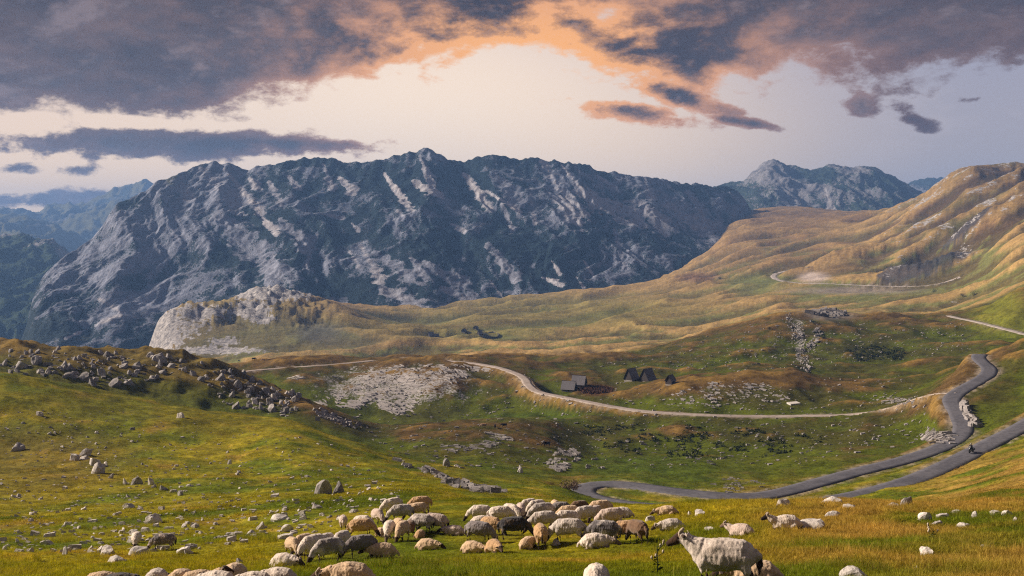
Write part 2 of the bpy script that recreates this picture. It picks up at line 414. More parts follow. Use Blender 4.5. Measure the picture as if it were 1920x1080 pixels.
class Surf:
    """lookup on the (photo column, log depth) grid"""
    def __init__(s, X, Y, Z, cols, rows):
        s.cols = cols; s.lr = np.log(rows); s.rows = rows; s.Z = Z
    def z(s, x, y):
        px = 960 + np.asarray(x) / np.asarray(y) * F
        c = np.interp(px, s.cols, np.arange(len(s.cols))); r = np.interp(np.log(y), s.lr, np.arange(len(s.lr)))
        c0 = np.clip(np.floor(c).astype(int), 0, len(s.cols) - 2); r0 = np.clip(np.floor(r).astype(int), 0, len(s.lr) - 2)
        fc, fr = c - c0, r - r0
        Z = s.Z
        return (Z[r0, c0] * (1 - fr) * (1 - fc) + Z[r0 + 1, c0] * fr * (1 - fc) + Z[r0, c0 + 1] * (1 - fr) * fc + Z[r0 + 1, c0 + 1] * fr * fc)
    def hit(s, px, py, y0=6.0, y1=3300.0):
        """first point of the ground that the ray through photo pixel (px, py) meets beyond depth y0"""
        ys = np.exp(np.linspace(math.log(y0), math.log(y1), 1400))
        x = (px - 960) / F * ys
        z = s.z(x, ys)
        q = HOR - z / ys * F
        k = np.nonzero(q <= py)[0]
        i = int(k[0]) if len(k) else int(np.argmin(q))
        yv = ys[i]
        if i > 0 and q[i - 1] > py and q[i] <= py:
            t = (q[i - 1] - py) / (q[i - 1] - q[i]); yv = ys[i - 1] * (1 - t) + ys[i] * t
        xv = (px - 960) / F * yv
        return Vector((xv, yv, float(s.z(xv, yv))))
    def normal(s, x, y, e=None):
        e = e or max(0.15, 0.01 * y)
        dx = (s.z(x + e, y) - s.z(x - e, y)) / (2 * e); dy = (s.z(x, y + e) - s.z(x, y - e)) / (2 * e)
        return Vector((-float(dx), -float(dy), 1)).normalized()
SURF = Surf(XX, YY, ZZ, cols, rows_y)

# ---- roads and tracks: centre lines found on the ground, then the ground is levelled under them
def catmull(pts, step):
    out = []
    P = [pts[0] * 2 - pts[1]] + list(pts) + [pts[-1] * 2 - pts[-2]]
    for i in range(1, len(P) - 2):
        n = max(2, int((P[i + 1] - P[i]).length / step))
        for k in range(n):
            t = k / n
            out.append(0.5 * ((2 * P[i]) + (P[i + 1] - P[i - 1]) * t + (2 * P[i - 1] - 5 * P[i] + 4 * P[i + 1] - P[i + 2]) * t * t
                              + (3 * P[i] - P[i - 1] - 3 * P[i + 1] + P[i + 2]) * t ** 3))
    out.append(pts[-1])
    return out

def at(px, py, y):
    return Vector(((px - 960) / F * y, y, -(py - HOR) / F * y))

def centre(pts, step, y0=60.0, relax=6):
    P = [at(*p) if len(p) == 3 else SURF.hit(p[0], p[1], y0) for p in pts]
    c = catmull(P, step)
    A = np.array([tuple(v) for v in c])
    for it in range(relax):
        A[1:-1] = 0.25 * A[:-2] + 0.5 * A[1:-1] + 0.25 * A[2:]
    return A

ROADS = {}
ROADS['road'] = (centre([(2060,735,215),(1980,765,207),(1920,798,199),(1870,824,190),(1820,850,182),(1750,884,171),(1680,910,162),(1600,930,154),(1500,947,147),(1400,955,143),(1300,956,142),(1210,950,144),
                         (1150,942,148),(1105,931,154),(1090,919,161),(1105,909,167),(1150,906,169),(1200,911,166),(1300,925,159),(1400,932,156.5),(1450,926,160),(1500,914,167),(1600,886,181),(1700,861,194),(1770,836,203),(1802,816,209),
                         (1806,797,216),(1793,770,228),(1783,750,238),(1797,735,246),(1830,716,256),(1852,702,265),(1855,690,274),(1843,680,284),(1834,670,296),(1838,664,306)], 1.5), 4.3)
ROADS['gravel_track'] = (centre([(1796,735,246),(1780,737,247),(1765,740,250),(1735,748,256),(1715,755,261),(1690,764,268),(1655,772.5,276),(1620,777,284),(1500,780,288),(1400,780,290),(1300,777,293),(1200,770,300),(1120,757,312),(1060,745,325),(1010,735,338),(990,722,350),(985,711,362),(965,699,376),(930,688,392),(880,680,410),(820,675,424),(760,671,436)], 2.0), 3.6)
ROADS['gravel_track.001'] = (centre([(420,703,392),(480,694,405),(560,688,414),(640,682,422),(700,676,432)], 2.0), 3.0)
ROADS['mountain_road'] = (centre([(2010,645,470),(1960,635,465),(1920,626,470),(1870,613,500),(1830,603,530),(1795,596,556),(1780,592,580)], 3.0), 4.5)
ROADS['valley_road'] = (centre([(1520,500),(1475,507),(1455,513),(1450,520),(1462,526),(1500,531),(1540,531),(1600,534),(1680,537),(1760,541),(1800,542)], 6.0, 1040.0, 20), 8.0)

from mathutils import kdtree
ROADMASK = np.full(XX.shape, 99.0)
A_ = ROADS['gravel_track'][0]; q_ = 960 + A_[:, 0] / A_[:, 1] * F
A_[:, 2] += 0.55 * sstep(q_, 1570, 1640) * (1 - sstep(q_, 1755, 1790))
for rn, (A, wd) in ROADS.items():
    kd = kdtree.KDTree(len(A))
    for i, p in enumerate(A): kd.insert((p[0], p[1], 0), i)
    kd.balance()
    m = (YY > A[:, 1].min() - 14) & (YY < A[:, 1].max() + 14) & (XX > A[:, 0].min() - 14) & (XX < A[:, 0].max() + 14)
    ii = np.nonzero(m)
    grp = np.array([kd.find((x, y, 0))[1:] for x, y in zip(XX[ii], YY[ii])])
    dist = grp[:, 1]; zi = A[grp[:, 0].astype(int), 2]
    hw = wd / 2
    blend = 1 - sstep(dist, hw + (0.1 if rn == 'gravel_track' else 0.5), hw + (5.0 - 3.4 * sstep(PXg[ii], 1540, 1640) if rn == 'gravel_track' else 5.0 if wd < 5 else 9.0))
    ZZ[ii] = ZZ[ii] * (1 - blend) + (zi - 0.10) * blend
    ROADMASK[ii] = np.minimum(ROADMASK[ii], dist - hw)
SURF.Z = ZZ
# ------------------------------------------------------------------ ground colours (albedo) from terrain shape, distance and soil
def blur(A, k):
    def b1(B, ax):
        c = np.cumsum(np.concatenate([np.repeat(np.take(B, [0], ax), k + 1, ax), B, np.repeat(np.take(B, [-1], ax), k, ax)], ax), ax)
        n = B.shape[ax]
        return (np.take(c, np.arange(2 * k + 1, 2 * k + 1 + n), ax) - np.take(c, np.arange(0, n), ax)) / (2 * k + 1)
    return b1(b1(A, 0), 1)
PYg = HOR - ZZ / YY * F
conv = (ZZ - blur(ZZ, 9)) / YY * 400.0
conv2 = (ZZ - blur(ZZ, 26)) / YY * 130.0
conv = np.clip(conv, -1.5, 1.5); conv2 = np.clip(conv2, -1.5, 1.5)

def V(*c): return np.array(c, float)
def lerp(a, b, t): return a * (1 - t[..., None]) + b * t[..., None]
green = V(.080, .102, .005); lush = V(.058, .090, .007); yellow = V(.190, .162, .007); gold = V(.225, .138, .034)
brown = V(.100, .062, .022); olive = V(.056, .055, .009); tan = V(.225, .155, .058); russet = V(.150, .092, .042)

n_a = fbm(XX / 30, YY / 30, 51, 4); n_b = fbm(XX / 7, YY / 8, 53, 3); n_c = fbm(XX / 110, YY / 110, 55, 3); n_d = fbm(XX / 2.2, YY / 2.6, 57, 3)
one = np.ones_like(XX)
# foreground and left meadow
nearc = lerp(green, yellow, sstep(n_a * 0.7 + n_b * 0.8 + 0.06 * one, -0.35, 0.45))
nearc = lerp(nearc, gold, sstep(n_b + n_d * 0.5, 0.30, 0.75) * 0.55)
rightdry = sstep(PXg, 1300, 1600) * (1 - sstep(YY, 45, 70)) * 0.8 + sstep(PXg, 1650, 1800) * band(YY, 45, 70, 150, 180) * 0.8
nearc = lerp(nearc, gold * 1.05, np.clip(rightdry * sstep(n_b + n_a * 0.6 + .15, -0.25, 0.4), 0, 1))
# middle ground: olive hollows, brown crests
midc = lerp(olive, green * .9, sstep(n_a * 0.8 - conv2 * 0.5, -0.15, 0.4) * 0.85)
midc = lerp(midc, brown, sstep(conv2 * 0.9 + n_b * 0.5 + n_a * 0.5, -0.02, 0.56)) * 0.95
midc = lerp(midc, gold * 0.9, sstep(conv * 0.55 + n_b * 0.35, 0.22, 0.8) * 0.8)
# valley and plateau
farc = lerp(tan, V(.110, .125, .034), sstep(-conv2 * 1.2 + n_c * 0.9, -0.08, 0.45) * 0.85)
farc = lerp(farc, russet * 1.1, sstep(n_c * 0.8 + n_a * 0.4 + sstep(-PYg, -520, -420) * 0.45, 0.2, 0.8))
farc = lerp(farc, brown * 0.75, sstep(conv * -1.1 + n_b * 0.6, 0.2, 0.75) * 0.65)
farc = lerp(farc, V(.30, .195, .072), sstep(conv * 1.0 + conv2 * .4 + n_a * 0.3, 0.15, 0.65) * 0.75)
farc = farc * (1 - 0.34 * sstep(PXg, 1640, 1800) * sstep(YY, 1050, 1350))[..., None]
w_mid = sstep(YY + n_a * 30 - (1 - sstep(PXg, 500, 800)) * 40, 150, 215)
w_far = sstep(YY + n_a * 60, 600, 720)
farc = farc * 1.22
nearc = nearc * 1.15
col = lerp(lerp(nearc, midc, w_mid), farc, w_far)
def spot(px, py, rx, ry, y0, y1, soft=1.0, warp=0.35):
    """soft-edged patch of ground around photo position, limited to a depth range"""
    r = np.sqrt(((PXg - px) / rx) ** 2 + ((PYg - py) / ry) ** 2) + (n_b * 0.6 + n_d * 0.5) * warp
    return (1 - sstep(r, 1 - 0.5 * soft, 1 + 0.5 * soft)) * ((YY > y0) & (YY < y1))
for px, py, rx, ry, y0, y1, cc, a in [
    (1260, 555, 150, 26, 1000, 1700, V(.26, .185, .07), .45), (930, 560, 160, 14, 1200, 1700, V(.24, .17, .065), .5), (1280, 890, 110, 32, 150, 260, lush, .8), (1480, 865, 150, 28, 170, 260, green, .7), (1140, 870, 90, 20, 150, 230, lush, .7), (960, 885, 130, 14, 140, 190, lush, .6),
    (790, 770, 90, 26, 260, 360, olive * .8, .8), (1000, 780, 120, 12, 250, 330, lush * .8, .7), (250, 690, 340, 60, 205, 335, V(.115, .098, .014), .55), (450, 600, 190, 60, 850, 1320, V(.150, .135, .060), .75),
    (1880, 585, 60, 40, 440, 640, V(.13, .135, .012), .9), (1450, 470, 160, 60, 1200, 2600, russet * 1.2, .4), (1500, 400, 130, 22, 1800, 2700, russet * 1.25, .6),
    (1420, 530, 60, 20, 1050, 1600, V(.13, .15, .04), .7), (1050, 585, 260, 32, 900, 1600, V(.16, .155, .035), .65), (760, 610, 140, 30, 900, 1400, V(.15, .145, .04), .5), (930, 625, 120, 12, 850, 1200, V(.14, .16, .04), .6),
    (600, 625, 45, 18, 800, 1250, V(.10, .10, .09), .8), (660, 640, 60, 18, 700, 1100, V(.11, .10, .06), .5),
    (1310, 520, 40, 8, 1100, 1700, V(.12, .06, .05), .7), 
     (1525, 520, 26, 9, 1000, 1400, V(.48, .40, .36), .9),
    (1600, 545, 110, 6, 900, 1300, V(.34, .29, .26), .6), (1555, 587, 45, 12, 450, 640, V(.28, .26, .25), .6), (1640, 663, 50, 18, 350, 560, olive * .55, .8),
    (1115, 731, 34, 10, 320, 400, V(.085, .030, .020), .95), (80, 860, 150, 60, 90, 180, gold * .75, .5), (150, 760, 160, 30, 100, 210, V(.145, .130, .010), .6), (390, 790, 120, 26, 100, 220, V(.155, .125, .010), .5)]:
    col = lerp(col, cc, spot(px, py, rx, ry, y0, y1, 1.2) * a)
for w_ in far_bumps[:3]:
    col = lerp(col, V(.048, .046, .052), sstep(w_ + n_b * 0.25 + n_d * .1, 0.42, 0.66) * 0.9)
# limestone showing through the turf
rock = np.zeros_like(XX)
for px, py, rx, ry, y0, y1, a in [(740, 725, 150, 40, 300, 440, .55), (400, 657, 90, 7, 850, 1000, 1), (350, 600, 50, 40, 950, 1100, .6), (470, 580, 40, 20, 900, 1250, .9), (530, 545, 60, 18, 1050, 1300, .9),
    (300, 620, 44, 55, 900, 1080, 1.2), (510, 548, 90, 16, 1050, 1300, 1.1), (380, 585, 60, 14, 950, 1150, .8), (420, 640, 30, 8, 900, 1050, .9), (490, 598, 28, 10, 900, 1150, 1.), (1380, 735, 80, 24, 290, 350, .3), (1810, 470, 20, 14, 900, 1400, .4),
    (1790, 570, 30, 8, 600, 1100, .3), (1740, 355, 40, 14, 1500, 2000, .25), (1500, 640, 10, 60, 430, 600, .5), (1100, 905, 60, 6, 150, 190, .2)]:
    rock = np.maximum(rock, spot(px, py, rx, ry, y0, y1, 1.0, 0.9) * a)
slope = np.hypot(np.gradient(ZZ, axis=0) / np.maximum(np.gradient(YY, axis=0), 1e-6), np.gradient(ZZ, axis=1) / np.gradient(XX, axis=1))
rock = np.maximum(rock, sstep(slope, 1.2, 1.9) * w_far * 0.6)
rh = sstep(PXg, 1560, 1720) * sstep(YY, 950, 1150)
rock = np.maximum(rock, rh * sstep(fbm(XX / 40, YY / 34, 71, 4) + conv * .25, .30, .55) * .55)
col = lerp(col, V(.085, .090, .028), rh * sstep(fbm(XX / 70, YY / 60, 73, 3), .10, .45) * .6)
col = lerp(col, V(.070, .046, .026), rh * sstep(-conv * 1.2 + fbm(XX / 26, YY / 26, 75, 3) * .8, .25, .7) * .6)
verge = np.exp(-np.clip(ROADMASK, 0, 99) ** 2 / 1.2) * (ROADMASK < 50)
col = lerp(col, V(.30, .25, .20), np.clip(verge * 0.8 * sstep(n_d + n_b, -0.4, 0.3), 0, 1))
col = col * (1 + 0.30 * n_d[..., None] + 0.25 * fbm(XX / 0.8, YY / 0.9, 61, 2)[..., None] * (1 - sstep(YY, 80, 200))[..., None])
col = np.clip(col, 0.004, 0.6)

def ground_material(name, sc, vlo, vhi):
    m, g, b = material(name)
    at_ = g.node('ShaderNodeAttribute', attribute_name='albedo')
    ar = g.node('ShaderNodeAttribute', attribute_name='rock')
    geo_ = g.node('ShaderNodeNewGeometry')
    p = geo_.outputs['Position']
    n1 = g.noise(p, sc, 5, 0.65); n2 = g.noise(p, sc * 0.22, 4, 0.6); n3 = g.noise(p, sc * 4.5, 3, 0.6)
    v = g.add(g.add(g.mul(n1, 0.9), g.mul(n2, 0.8)), g.mul(n3, 0.6))
    v = g.smooth(v, 0.78, 1.56, vlo, vhi)
    c = g.mix(1.0, at_.outputs['Color'], g.vec(v, v, v), 'MULTIPLY')
    # straw tips and dark stems
    c = g.mix(g.mul(g.smooth(n3, 0.56, 0.70), 0.35), c, g.mix(1.0, c, (2.0, 1.6, 1.4), 'MULTIPLY'))
    rockc = g.mix(g.smooth(g.noise(p, sc * 1.7, 6, 0.7), 0.35, 0.65), (0.15, 0.145, 0.155), (0.47, 0.445, 0.44))
    wv = g.noise(g.vscale(p, (1.0, 1.0, 3.0)), sc * 0.9, 5, 0.65)
    rf = g.smooth(g.add(ar.outputs['Fac'], g.mul(g.sub(wv, 0.5), 1.6)), 0.42, 0.60)
    rf = g.mul(rf, g.smooth(ar.outputs['Fac'], 0.02, 0.12))
    c = g.mix(rf, c, rockc)
    g.put(b.inputs['Base Color'], c)
    bp = g.node('ShaderNodeBump'); bp.inputs['Strength'].default_value = 0.55; bp.inputs['Distance'].default_value = 0.30 / sc
    g.put(bp.inputs['Height'], g.add(n1, g.mul(n3, 0.35)))
    g.put(b.inputs['Normal'], bp.outputs[0])
    return m
attrs = {'albedo': col, 'rock': rock}
rs = int(np.searchsorted(rows_y, 640.0))
def sub(a, s): return {k: v[s] for k, v in a.items()}
m_ground = ground_material('meadow turf', 1.1, .42, 1.65)
m_valley = ground_material('valley turf', 0.16, .62, 1.40)
s1 = slice(0, rs + 1); s2 = slice(rs, None)
o = link('ground', grid_mesh('ground', XX[s1], YY[s1], ZZ[s1], sub(attrs, s1)), m_ground); tag(o, kind='structure')
o = link('valley_hills', grid_mesh('valley_hills', XX[s2], YY[s2], ZZ[s2], sub(attrs, s2)), m_valley); tag(o, kind='structure')

# ------------------------------------------------------------------ mountains
def rock_material(name, sc, rock_a, rock_b, veg_a, veg_b, streak=(1, 1, 1)):
    m, g, b = material(name)
    av = g.node('ShaderNodeAttribute', attribute_name='veg'); ag = g.node('ShaderNodeAttribute', attribute_name='scree'); at3 = g.node('ShaderNodeAttribute', attribute_name='turf')
    geo_ = g.node('ShaderNodeNewGeometry'); p = geo_.outputs['Position']
    ps = g.vscale(p, streak)
    n1 = g.noise(ps, sc, 6, 0.68, 0.4); n2 = g.noise(p, sc * 5, 4, 0.65); n3 = g.noise(ps, sc * 0.3, 4, 0.6, 0.3)
    rc = g.mix(g.smooth(g.add(g.mul(n1, 0.7), g.mul(n2, 0.3)), 0.36, 0.64), rock_a, rock_b)
    crev = g.smooth(g.noise(ps, sc * 2.1, 5, 0.7, 0.8), 0.44, 0.35)
    rc = g.mix(g.mul(crev, 0.6), rc, (0.05, 0.05, 0.055))
    rc = g.mix(ag.outputs['Fac'], rc, (0.50, 0.475, 0.49))
    vc = g.mix(g.smooth(n2, 0.38, 0.64), veg_a, veg_b)
    fv = g.add(av.outputs['Fac'], g.add(g.mul(g.sub(n1, 0.5), 1.2), g.add(g.mul(g.sub(n2, 0.5), 1.4), g.mul(g.sub(n3, 0.5), 0.8))))
    c = g.mix(g.smooth(fv, 0.47, 0.54), rc, vc)
    tf = g.smooth(g.add(at3.outputs['Fac'], g.mul(g.sub(n2, 0.5), 0.9)), 0.42, 0.6)
    c = g.mix(tf, c, (0.10, 0.095, 0.035))
    g.put(b.inputs['Base Color'], c)
    bp = g.node('ShaderNodeBump'); bp.inputs['Strength'].default_value = 0.7; bp.inputs['Distance'].default_value = 0.16 / sc
    g.put(bp.inputs['Height'], g.add(n1, g.mul(n2, 0.7)))
    g.put(b.inputs['Normal'], bp.outputs[0])
    return m

def mountain(name, ridge, base, back, step, nrow, mat, gully, seed, veg_fn, strokes=(), conc=0.25, jag=1.0):
    x0, x1 = ridge[0][0], ridge[-1][0]
    cl = np.arange(x0, x1 + step, step)
    ry = pchip1([p[0] for p in ridge], [p[2] for p in ridge], cl); rp = pchip1([p[0] for p in ridge], [p[1] for p in ridge], cl)
    by = pchip1([p[0] for p in base], [p[2] for p in base], cl); bpy_ = pchip1([p[0] for p in base], [p[1] for p in base], cl)
    rz = -(rp - HOR) / F * ry; bz = -(bpy_ - HOR) / F * by
    T = np.concatenate([np.linspace(0, 1, nrow), 1 + np.linspace(0, 1, 12)[1:]])[:, None]
    t = np.clip(T, 0, 1); tb = np.clip(T - 1, 0, 1)
    Yg = by + (ry - by) * t + back[0] * tb
    prof = (1 - conc) * t + conc * t * t
    Zg = bz + (rz - bz) * prof - back[1] * tb ** 1.3
    Pxg = np.repeat(cl[None, :], len(T), 0)
    Xg = (Pxg - 960) / F * Yg
    # slopes carry ribs and gullies that run down the face, and ledges
    amp, lam = gully
    wx = fbm(Xg / (lam * 2.2), Yg / (lam * 2.2), seed + 3, 3) * lam * 0.8
    r1 = ridged((Xg + wx + 0.35 * Yg) / lam, Yg / (lam * 3.2), seed, 4, 0.52)
    r2 = ridged((Xg - 0.5 * Zg + wx * 0.4) / (lam * 0.34), (Yg + Zg) / (lam * 0.8), seed + 40, 3, 0.55)
    env = np.sin(np.clip(t, 0, 1) * math.pi * 0.93) ** 0.7 * 0.85 + 0.15
    dz = (r1 - 0.85) * amp * env + (r2 - 0.8) * amp * 0.22 * (0.3 + 0.7 * env) + fbm(Xg / (lam * .10), (Yg + Zg) / (lam * .10), seed + 70, 3) * amp * 0.09
    Zg = Zg + dz + (fbm(Xg / 55, Xg * 0 + 3.3, seed + 7, 2) * 7 + fbm(Xg / 16, Xg * 0 + 1.3, seed + 8, 3) * 4.5) * sstep(t, 0.75, 1.0) * jag
    Yg = Yg - (r2 - 0.8) * amp * 0.15 * env
    Xg = (Pxg - 960) / F * Yg
    Pyg = HOR - Zg / Yg * F
    nb = fbm(Xg / (lam * .9), Zg / (lam * .5), seed + 90, 4)
    veg, turf = veg_fn(Pxg, Pyg, t, nb, r1, r2, Xg, Yg, Zg)
    scree = np.zeros_like(Xg)
    for (ax, ay, bx, by_, w, pale) in strokes:
        dx, dy = bx - ax, by_ - ay
        u = np.clip(((Pxg - ax) * dx + (Pyg - ay) * dy) / (dx * dx + dy * dy), 0, 1)
        ww = w * (0.45 + 0.75 * u)
        dd = np.hypot(Pxg - ax - u * dx, (Pyg - ay - u * dy)) / ww + nb * 0.9 + r2 * 0.2 + fbm(Xg / 22, (Yg + Zg) / 22, seed + 300, 3) * 0.8
        s = 1 - sstep(dd, 0.45, 1.15)
        veg = veg - s * (0.55 + 0.30 * pale)
        scree = np.maximum(scree, s * pale * 0.85)
    me = grid_mesh(name, Xg, Yg, Zg, {'veg': veg, 'scree': scree, 'turf': turf})
    return tag(link(name, me, mat), kind='structure')

PINE_A, PINE_B = (0.006, 0.014, 0.020), (0.015, 0.030, 0.033)
m_main = rock_material('limestone and dwarf pine', 0.070, (0.085, 0.097, 0.138), (0.315, 0.335, 0.42), PINE_A, PINE_B, (1.5, 0.55, 0.45))  # rock and pine colours made bluer, standing in for part of the haze
ridge_main = [(20,680,1430),(30,662,1450),(50,612,1470),(65,548,1500),(110,492,1560),(150,462,1620),(185,432,1660),(228,382,1720),(250,372,1740),(290,350,1790),(340,325,1850),(380,307,1900),(430,311,1930),(480,318,1950),(520,312,1960),
  (600,302,2000),(650,308,2000),(720,305,2020),(760,292,2040),(795,284,2050),(830,300,2060),(860,307,2070),(925,293,2090),(980,300,2110),(1050,308,2140),(1085,305,2160),(1120,320,2180),(1180,330,2220),(1210,331,2240),(1250,341,2280),(1300,347,2340),(1340,350,2400),(1378,357,2440),(1398,374,2455),(1412,400,2470)]
base_main = [(20,720,1150),(60,705,1180),(200,695,1250),(300,685,1300),(450,630,1330),(550,592,1360),(650,600,1400),(700,610,1380),(800,612,1390),(860,600,1440),(950,580,1490),(1050,570,1530),(1150,558,1590),(1250,538,1690),(1300,512,1790),(1350,462,1980),(1380,425,2200),(1412,412,2390)]
STROKES = [(870,326,922,395,13,1),(912,358,975,397,6,1),(722,328,771,394,9,.9),(778,341,827,369,12,.9),(787,292,813,351,9,.6),(606,309,623,351,10,.5),(637,334,662,358,13,.7),(1017,303,1081,408,24,.6),(1053,310,1091,355,7,.9),(1081,355,1193,411,28,.5),
 (1028,362,1070,401,11,.7),(993,350,1003,415,8,.6),(926,325,975,376,22,.1),(676,460,711,520,15,.8),(694,468,771,520,18,.1),(655,471,673,499,9,.6),(771,485,800,527,14,.2),(800,500,866,535,24,.2),(828,541,887,562,20,.3),(718,541,820,594,26,.5),
 (915,460,965,520,16,.2),(919,527,943,559,4,.9),(1017,520,1053,534,5,.9),(1035,489,1049,513,4,.8),(1081,520,1098,545,4,.9),(1095,489,1112,517,4,.8),(1151,429,1176,513,11,.2),(595,436,574,499,8,.2),(338,330,352,364,12,.5),(373,318,440,375,24,.35),
 (419,313,457,361,7,.7),(457,364,489,393,11,.9),(468,336,482,350,9,.8),(493,410,517,435,10,1),(528,414,577,463,20,.2),(412,407,528,519,34,.1),(503,340,528,382,11,.4),(123,635,225,590,9,.8),(186,561,229,586,7,.7),(1200,381,1249,426,18,.4),(1249,385,1350,445,22,.3),(1207,330,1222,374,9,.5),
 (560,560,640,575,14,.1),(1120,330,1150,352,8,.4),(1290,360,1320,400,10,.2),(845,420,870,432,7,.6),(600,400,640,408,6,.5),(745,395,760,408,8,.6),(660,420,672,430,6,.6),(940,380,960,430,8,.3),(540,330,560,352,8,.4)]
def veg_main(px, py, t, nb, r1, r2, X, Y, Z):
    cliff = 1 - sstep(px + (py - 430) * 0.55 + nb * 60, 330, 520)
    low = sstep(py, 560, 630) * (px < 420)
    v = 0.80 - cliff * 0.40 + low * 0.45 - nb * 0.55 - sstep(r2, 1.0, 1.5) * 0.25 - sstep(px, 960, 1120) * 0.12 * sstep(420 - py + nb * 60, -30, 60)
    v = v + 0.25 * (1 - sstep(r1, 0.2, 0.8)) - sstep(px, 1180, 1250) * 0.14
    turf = np.clip(sstep(nb + 0.25 * fbm(X / 60, Z / 40, 333, 2), 0.32, 0.6) * 0.55 * (0.4 + 0.6 * cliff) + (1 - sstep(t, 0.02, 0.10)) * 0.7 * (px > 700), 0, 1)
    return v, turf
mountain('mountain_ridge', ridge_main, base_main, (520, 190), 2.3, 300, m_main, (15, 140), 201, veg_main, STROKES)

m_back = rock_material('far limestone', 0.03, (0.10, 0.10, 0.115), (0.25, 0.24, 0.26), PINE_A, (0.04, 0.055, 0.035), (1.0, 0.6, 0.8))
def veg_back(px, py, t, nb, r1, r2, X, Y, Z):
    return 0.47 - nb * 0.7 + 0.25 * (1 - sstep(r1, 0.3, 0.9)) + sstep(px, 1560, 1640) * 0.15, np.clip(sstep(nb, .2, .6) * .4, 0, 1)
mountain('mountain_summit', [(1290,365,3300),(1355,351,3300),(1390,341,3300),(1420,320,3300),(1445,306,3300),(1455,304,3300),(1475,312,3300),(1500,321,3300),(1530,318,3300),(1560,313,3300),(1600,317,3300),(1640,320,3300),(1665,332,3300),(1690,347,3300),(1740,366,3300),(1800,400,3300)],
         [(1290,440,2700),(1800,440,2700)], (500, 200), 2.4, 130, m_back, (34, 170), 401, veg_back, [(1545,350,1560,395,8,.5),(1470,345,1490,390,12,.2)], 0.1)
mountain('distant_peak', [(1640,365,5000),(1690,352,5000),(1710,345,5000),(1745,335,5000),(1775,342,5000),(1800,356,5000),(1860,380,5000)], [(1640,430,4200),(1860,430,4200)], (500, 200), 3.0, 60, m_back, (50, 220), 501, veg_back, (), 0.1)
def veg_far(px, py, t, nb, r1, r2, X, Y, Z):
    return 0.42 - nb * 0.7, np.clip(0.75 + nb, 0, 1) * 0.9
mountain('distant_mountains', [(-420,372,5600),(-150,385,5600),(0,396,5600),(40,401,5600),(75,404,5600),(88,392,5600),(96,388,5600),(112,392,5600),(130,387,5600),(160,380,5600),(185,370,5600),(215,355,5600),(240,347,5600),(270,346,5600),(300,352,5600),(420,390,5600)],
         [(-420,470,4300),(420,470,4300)], (700, 300), 3.0, 90, m_back, (70, 260), 601, veg_far, (), 0.1)
mountain('mountain_foothill', [(-420,420,4300),(-100,400,4300),(0,408,4300),(60,414,4300),(130,440,4300),(200,470,4300),(260,500,4300)], [(-420,500,3300),(260,520,3300)], (500, 200), 3.0, 60, m_back, (50, 220), 651, veg_far, (), 0.1)
m_forest = rock_material('forest slope', 0.03, (0.14, 0.13, 0.14), (0.34, 0.32, 0.33), (0.010, 0.026, 0.016), (0.040, 0.062, 0.030))
def veg_forest(px, py, t, nb, r1, r2, X, Y, Z):
    return 0.95 - sstep(t + nb * .15, .78, .95) * 0.55 - nb * .4, np.clip(sstep(nb, .3, .7) * .5, 0, 1)
mountain('forest_hill', [(-420,400,2500),(-100,428,2450),(0,444,2400),(40,449,2400),(80,456,2400),(120,472,2390),(150,500,2380),(200,560,2350),(250,640,2300)], [(-420,720,1500),(250,730,1500)], (500, 200), 2.6, 130, m_forest, (36, 140), 701, veg_forest, (), 0.1)

# ------------------------------------------------------------------ the air between here and the mountains
def haze_box():
    me = bpy.data.meshes.new('haze'); bm = bmesh.new()
    bmesh.ops.create_cube(bm, size=1.0)
    bm.to_mesh(me); bm.free()
    o = link('haze', me)
    o.scale = (9000, 7600, 800); o.location = (0, 3000, -122)
    m = bpy.data.materials.new('haze air'); m.use_nodes = True
    t = m.node_tree
    for n in list(t.nodes): t.nodes.remove(n)
    out = t.nodes.new('ShaderNodeOutputMaterial'); v = t.nodes.new('ShaderNodeVolumePrincipled')
    v.inputs['Color'].default_value = (0.24, 0.47, 1.0, 1)
    v.inputs['Density'].default_value = 0.00015
    v.inputs['Anisotropy'].default_value = 0.1
    t.links.new(v.outputs[0], out.inputs['Volume'])
    me.materials.append(m)
    tag(o, 'thin blue haze filling the valley air', None, kind='stuff')
haze_box()
# ------------------------------------------------------------------ roads
def road_mesh(name, A, wd, edge=0.0):
    T = np.gradient(A, axis=0); T[:, 2] = 0; T /= np.linalg.norm(T, axis=1)[:, None]
    N = np.stack([T[:, 1], -T[:, 0], 0 * T[:, 0]], 1)
    s = np.arange(len(A))
    offs = [-0.5, -0.47, -0.25, 0, 0.25, 0.47, 0.5]; drop = [-0.30, 0, .03, .05, .03, 0, -0.30]
    P = []
    for o_, d_ in zip(offs, drop):
        jit = (fbm(s / 5.0, s * 0 + o_ * 9, 801, 3) * edge)[:, None] if abs(o_) > 0.4 else 0
        q = A + N * (wd * o_ + np.sign(o_) * jit); q = q.copy(); q[:, 2] += d_
        P.append(q)
    P = np.stack(P, 1)
    return grid_mesh(name, P[..., 0], P[..., 1], P[..., 2])
def surface_material(name, c0, c1, sc, bump=0.3):
    m, g, b = material(name)
    p = g.node('ShaderNodeNewGeometry').outputs['Position']
    n = g.noise(p, sc, 5, 0.65); n2 = g.noise(p, sc * 0.12, 3, 0.6)
    c = g.mix(g.smooth(g.add(g.mul(n, 0.6), g.mul(n2, 0.4)), 0.36, 0.64), c0, c1)
    g.put(b.inputs['Base Color'], c)
    bp = g.node('ShaderNodeBump'); bp.inputs['Strength'].default_value = bump; bp.inputs['Distance'].default_value = 0.1
    g.put(bp.inputs['Height'], n); g.put(b.inputs['Normal'], bp.outputs[0])
    return m
m_asphalt = surface_material('worn asphalt', (0.085, 0.085, 0.103), (0.140, 0.137, 0.158), 1.3)
